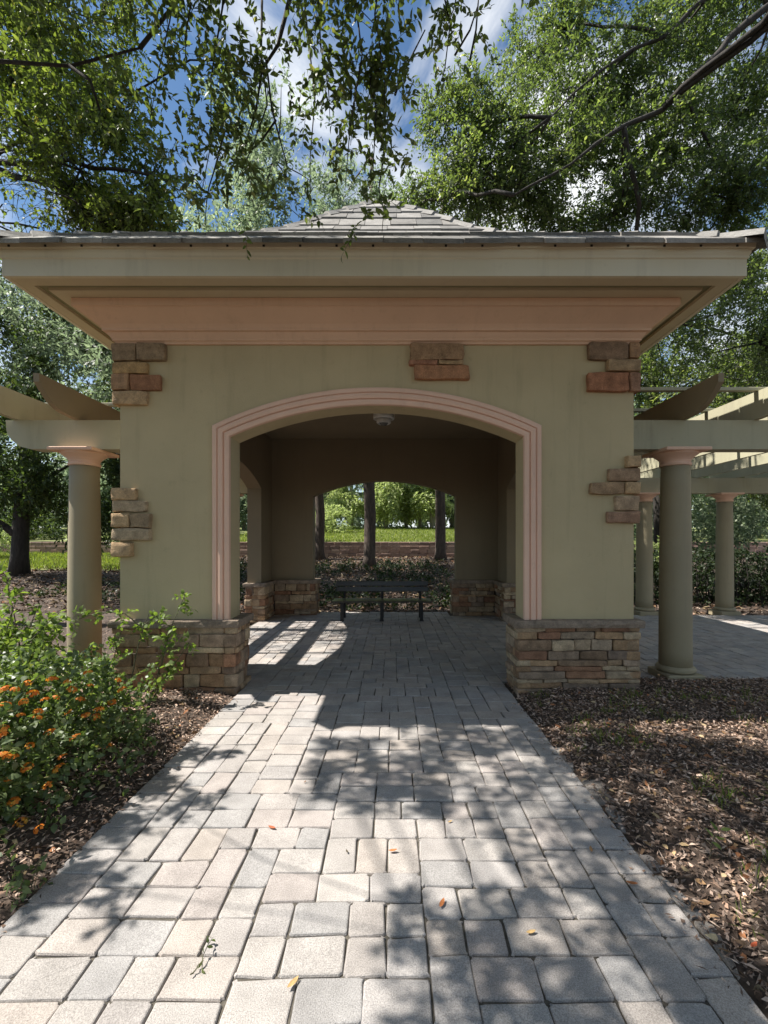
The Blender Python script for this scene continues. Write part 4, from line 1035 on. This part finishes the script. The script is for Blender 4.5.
for i in range(0, len(S), 14):
    e = Vector(S[i]); b = Vector((lc[0] + R.uniform(-.25, .25), lc[1] + R.uniform(-.25, .25), -.03)); tb.tube([b, b.lerp(e, .55) + Vector((0, 0, .06)), e], [.008, .006, .003], 4)
tb.build('stems', M['twig'], lan)
def flower_mesh():
    n = 26; d = unit(np.stack([G.normal(size=n), G.normal(size=n), np.abs(G.normal(size=n)) + .15], 1)); P = d * np.array([.028, .028, .017])
    V = []; rn = []
    for i in range(n):
        nn = Vector(d[i]); t = nn.orthogonal().normalized(); b = nn.cross(t); rs = R.uniform(.008, .0105); a0 = R.random() * 6
        ring = [Vector(P[i]) + (t * math.cos(a0 + q * PI / 4) + b * math.sin(a0 + q * PI / 4)) * rs * (1 if q % 2 else .7) for q in range(8)]
        V.append([v[:] for v in ring])
    V = np.array(V); return V
heads = [(5, 705, 2.5), (20, 716, 2.4), (2, 730, 2.3), (38, 712, 2.5), (37, 718, 2.55), (8, 758, 2.2), (2, 736, 2.35), (52, 680, 2.9), (66, 682, 2.9), (33, 694, 2.75), (56, 698, 2.7), (28, 683, 2.9), (88, 673, 3.0), (90, 686, 2.9),
         (99, 710, 2.75), (96, 717, 2.7), (107, 747, 2.6), (63, 757, 2.4), (59, 769, 2.3), (20, 824, 2.1), (39, 829, 2.1), (12, 759, 2.2), (118, 680, 3.1), (3, 756, 2.15), (122, 690, 3.1), (15, 690, 2.7), (45, 700, 2.6), (72, 690, 2.85), (5, 690, 2.6), (10, 780, 2.2), (27, 768, 2.2), (48, 786, 2.2), (76, 738, 2.4), (86, 716, 2.5), (112, 702, 2.7), (30, 746, 2.4), (50, 733, 2.4), (70, 713, 2.6), (14, 802, 2.1), (24, 702, 2.6), (80, 700, 2.7)]
for px, py, Yd in heads:
    # slide the head along its view line to the bush surface
    best = None
    for yy in np.arange(1.35, 3.8, .04):
        p = at(px, py, yy); q = (np.array(p) - lc) / np.array([.76, 1.04, .70]); L_ = np.linalg.norm(q)
        if L_ < 1.08 * lan_r(unit(q[None]))[0] and p.z > .03: best = p; break
    p = best or at(px, py, Yd)
    V = flower_mesh() * R.uniform(.75, 1.2); V = V @ np.array(Matrix.Rotation(R.uniform(-.5, .5), 3, 'X') @ Matrix.Rotation(R.uniform(-.5, .5), 3, 'Y')).T + np.array(p)
    np_mesh('flower_head', V, 8, [tuple(range(8))], np.clip(G.normal(.45, .25, len(V)), 0, 1), M['flower'], lan)

# ------------------------------------------------------------------ leggy firebush against the column and left stone base
def stem_plant(name, lab, base, stems, leaf, mat, per=11, rad=.007):
    root = empty(name, base, lab, 'shrub'); tb = MB(); Vs = []
    for pts, dens in stems:
        P = [Vector(p) for p in pts]; Q = []
        for i in range(len(P) - 1):
            for q in range(6): Q.append(P[i].lerp(P[i + 1], q / 6) + noise.noise_vector(P[i] * 5 + Vector((q, 0, 0))) * .008)
        Q.append(P[-1]); tb.tube(Q, [rad * (1 - .65 * i / len(Q)) for i in range(len(Q))], 6)
        nst = int(len(Q) * dens * .40)
        if nst == 0: continue
        idx = [min(len(Q) - 1, int(len(Q) * (R.random() ** .7))) for _ in range(nst)]
        S = np.array([Q[i] + noise.noise_vector(Q[i] * 9) * .01 for i in idx]); D = G.normal(0, .7, S.shape) + np.array([0, 0, .15])
        V, k, pt = twigs(S, D, .11, 5, *leaf, .35, True, tb, .002); Vs.append(V)
    tb.build('stems', M['twig'], root); V = np.concatenate(Vs)
    np_mesh('foliage', V, 6, LEAF6, np.clip(G.normal(.5, .22, len(V)), 0, 1), mat, root)
    return root
y0 = 4.02
stem_plant('firebush', 'leggy green shrub arching against the left stone base and along its cap', (-2.35, y0, 0),
   [([at(150, 700, y0), at(162, 664, y0), at(169, 632, y0), at(184, 598, y0)], 3.2), ([at(152, 700, y0), at(172, 668, y0 - .03), at(184, 650, y0 - .05), at(190, 640, y0 - .05)], 2.6),
    ([at(128, 698, y0), at(136, 655, y0), at(143, 628, y0), at(150, 612, y0)], .5), ([at(143, 628, y0), at(125, 614, y0), at(100, 612, y0 - .05), at(70, 622, y0 - .1)], 2.4),
    ([at(143, 626, y0), at(156, 616, y0), at(165, 618, y0)], 2.0), ([at(120, 700, y0), at(112, 668, y0 - .05), at(118, 640, y0), at(122, 630, y0)], 1.8), ([at(128, 700, y0), at(105, 660, y0 - .1), at(85, 655, y0 - .1)], 1.4),
    ([at(155, 695, y0), at(160, 690, y0 - .1), at(150, 672, y0 - .12)], 1.5)], (.056, .03), M['lf_vine'])
y1 = 3.95; left = []
for k in range(30):
    bx_ = R.uniform(-30, 35); tx_ = R.uniform(-40, 62); ty_ = R.uniform(585, 655)
    if tx_ > 30: ty_ = max(ty_, 612)
    yy = y1 + R.uniform(-.35, .3)
    left.append(([at(bx_, 705, yy), at((bx_ + tx_) / 2, (700 + ty_) / 2 - 12, yy + R.uniform(-.1, .1)), at(tx_, ty_, yy + R.uniform(-.15, .15))], 2.6))
left.append(([at(30, 700, y1), at(15, 620, y1), at(5, 575, y1)], 2.5))
stem_plant('firebush', 'bushy bright green shrub at the left edge behind the orange lantana', (-3.4, y1, 0), left, (.062, .034), M['lf_vine'])
# weeds at the path edge
stem_plant('weed', 'small dark weed under the lantana at the left path edge', tuple(at(35, 885, 1.87)), [([at(30, 890, 1.9), at(36, 870, 1.9), at(40, 858, 1.9)], .9), ([at(30, 890, 1.9), at(22, 872, 1.9), at(18, 866, 1.9)], .8)], (.05, .022), M['lf_lan'], rad=.003)
stem_plant('seedling', 'green seedling in the shaded mulch right of the path', tuple(at(715, 862, 2.04)), [([at(708, 866, 2.04), at(712, 852, 2.04), at(711, 842, 2.04)], .35), ([at(708, 866, 2.04), at(720, 855, 2.04)], .3)], (.045, .018), M['lf_vine'], rad=.003)

# ------------------------------------------------------------------ fallen leaves lying on the pavers
def fallen(px, py, L_, ang, tint, lab, nm='fallen_leaf'):
    L_ *= .78
    Yg = H * F / (py - PY0); p = Vector(((px - PX0) * Yg / F, Yg, .004)); mb = MB(); vs_ = []; fs_ = []
    ns = 7
    for i in range(ns + 1):
        t = i / ns; wd = .19 * L_ * math.sin(PI * min(1, t * .96 + .03)) ** .8; zc_ = .004 + .16 * L_ * (t - .4) ** 2 * 2
        for s_ in (-1, 0, 1): vs_.append((L_ * (t - .5), s_ * wd, zc_ + (.22 * wd if s_ else 0)))
    for i in range(ns):
        for j in range(2): fs_.append((i * 3 + j, i * 3 + j + 1, i * 3 + j + 4, i * 3 + j + 3))
    rm = Matrix.Rotation(ang, 3, 'Z'); mb.add([(rm @ Vector(v)) + p for v in vs_], fs_, tint)
    o = mb.build(nm, M['dryleaf'], recalc=False, smooth=True)
    tag(o, lab, 'leaf', 'fallen leaves on the pavers')
OR, TAN, BR = (.42, .15, .05), (.42, .28, .12), (.20, .10, .055)
for px, py, L_, an, tn_, lab in ((272, 829, .062, -.5, (.40, .13, .06), 'reddish fallen leaf on a pale paver left of the path middle'), (393, 852, .055, .1, OR, 'orange fallen leaf lying flat near the middle of the path'),
      (442, 905, .06, 1.1, OR, 'orange fallen leaf standing on edge below the path middle'), (531, 934, .05, .2, TAN, 'tan fallen leaf on the dappled pavers right of the middle'),
      (591, 851, .05, 1.3, (.36, .2, .09), 'small brown fallen leaf near the right path edge'), (632, 885, .06, -.3, OR, 'orange fallen leaf at the right edge course of pavers'),
      (293, 985, .06, .9, TAN, 'pale tan fallen leaf at the bottom left of the path'), (450, 823, .035, .5, TAN, 'tiny tan fallen leaf in the bright band of the path'),
      (347, 853, .03, 2, (.1, .08, .05), 'tiny dark fallen leaf left of the orange ones'), (305, 783, .03, 1.2, BR, 'tiny brown fallen leaf at the shadow edge'),
      (754, 947, .05, .4, (.55, .12, .05), 'red-orange fallen leaf on the mulch at the right edge'), (655, 800, .05, .4, (.45, .15, .07), 'reddish fallen leaf on the mulch beside the right path edge')):
    fallen(px, py, L_, an, tn_, lab)
stem_plant('leaf_sprig', 'fallen green leafy sprig lying on the pavers at lower left', tuple(at(200, 968, 1.535)), [([(-.68, 1.50, .012), (-.66, 1.535, .016), (-.655, 1.55, .02)], .4)], (.026, .011), M['lf_near'], rad=.0025)['category'] = 'sprig'
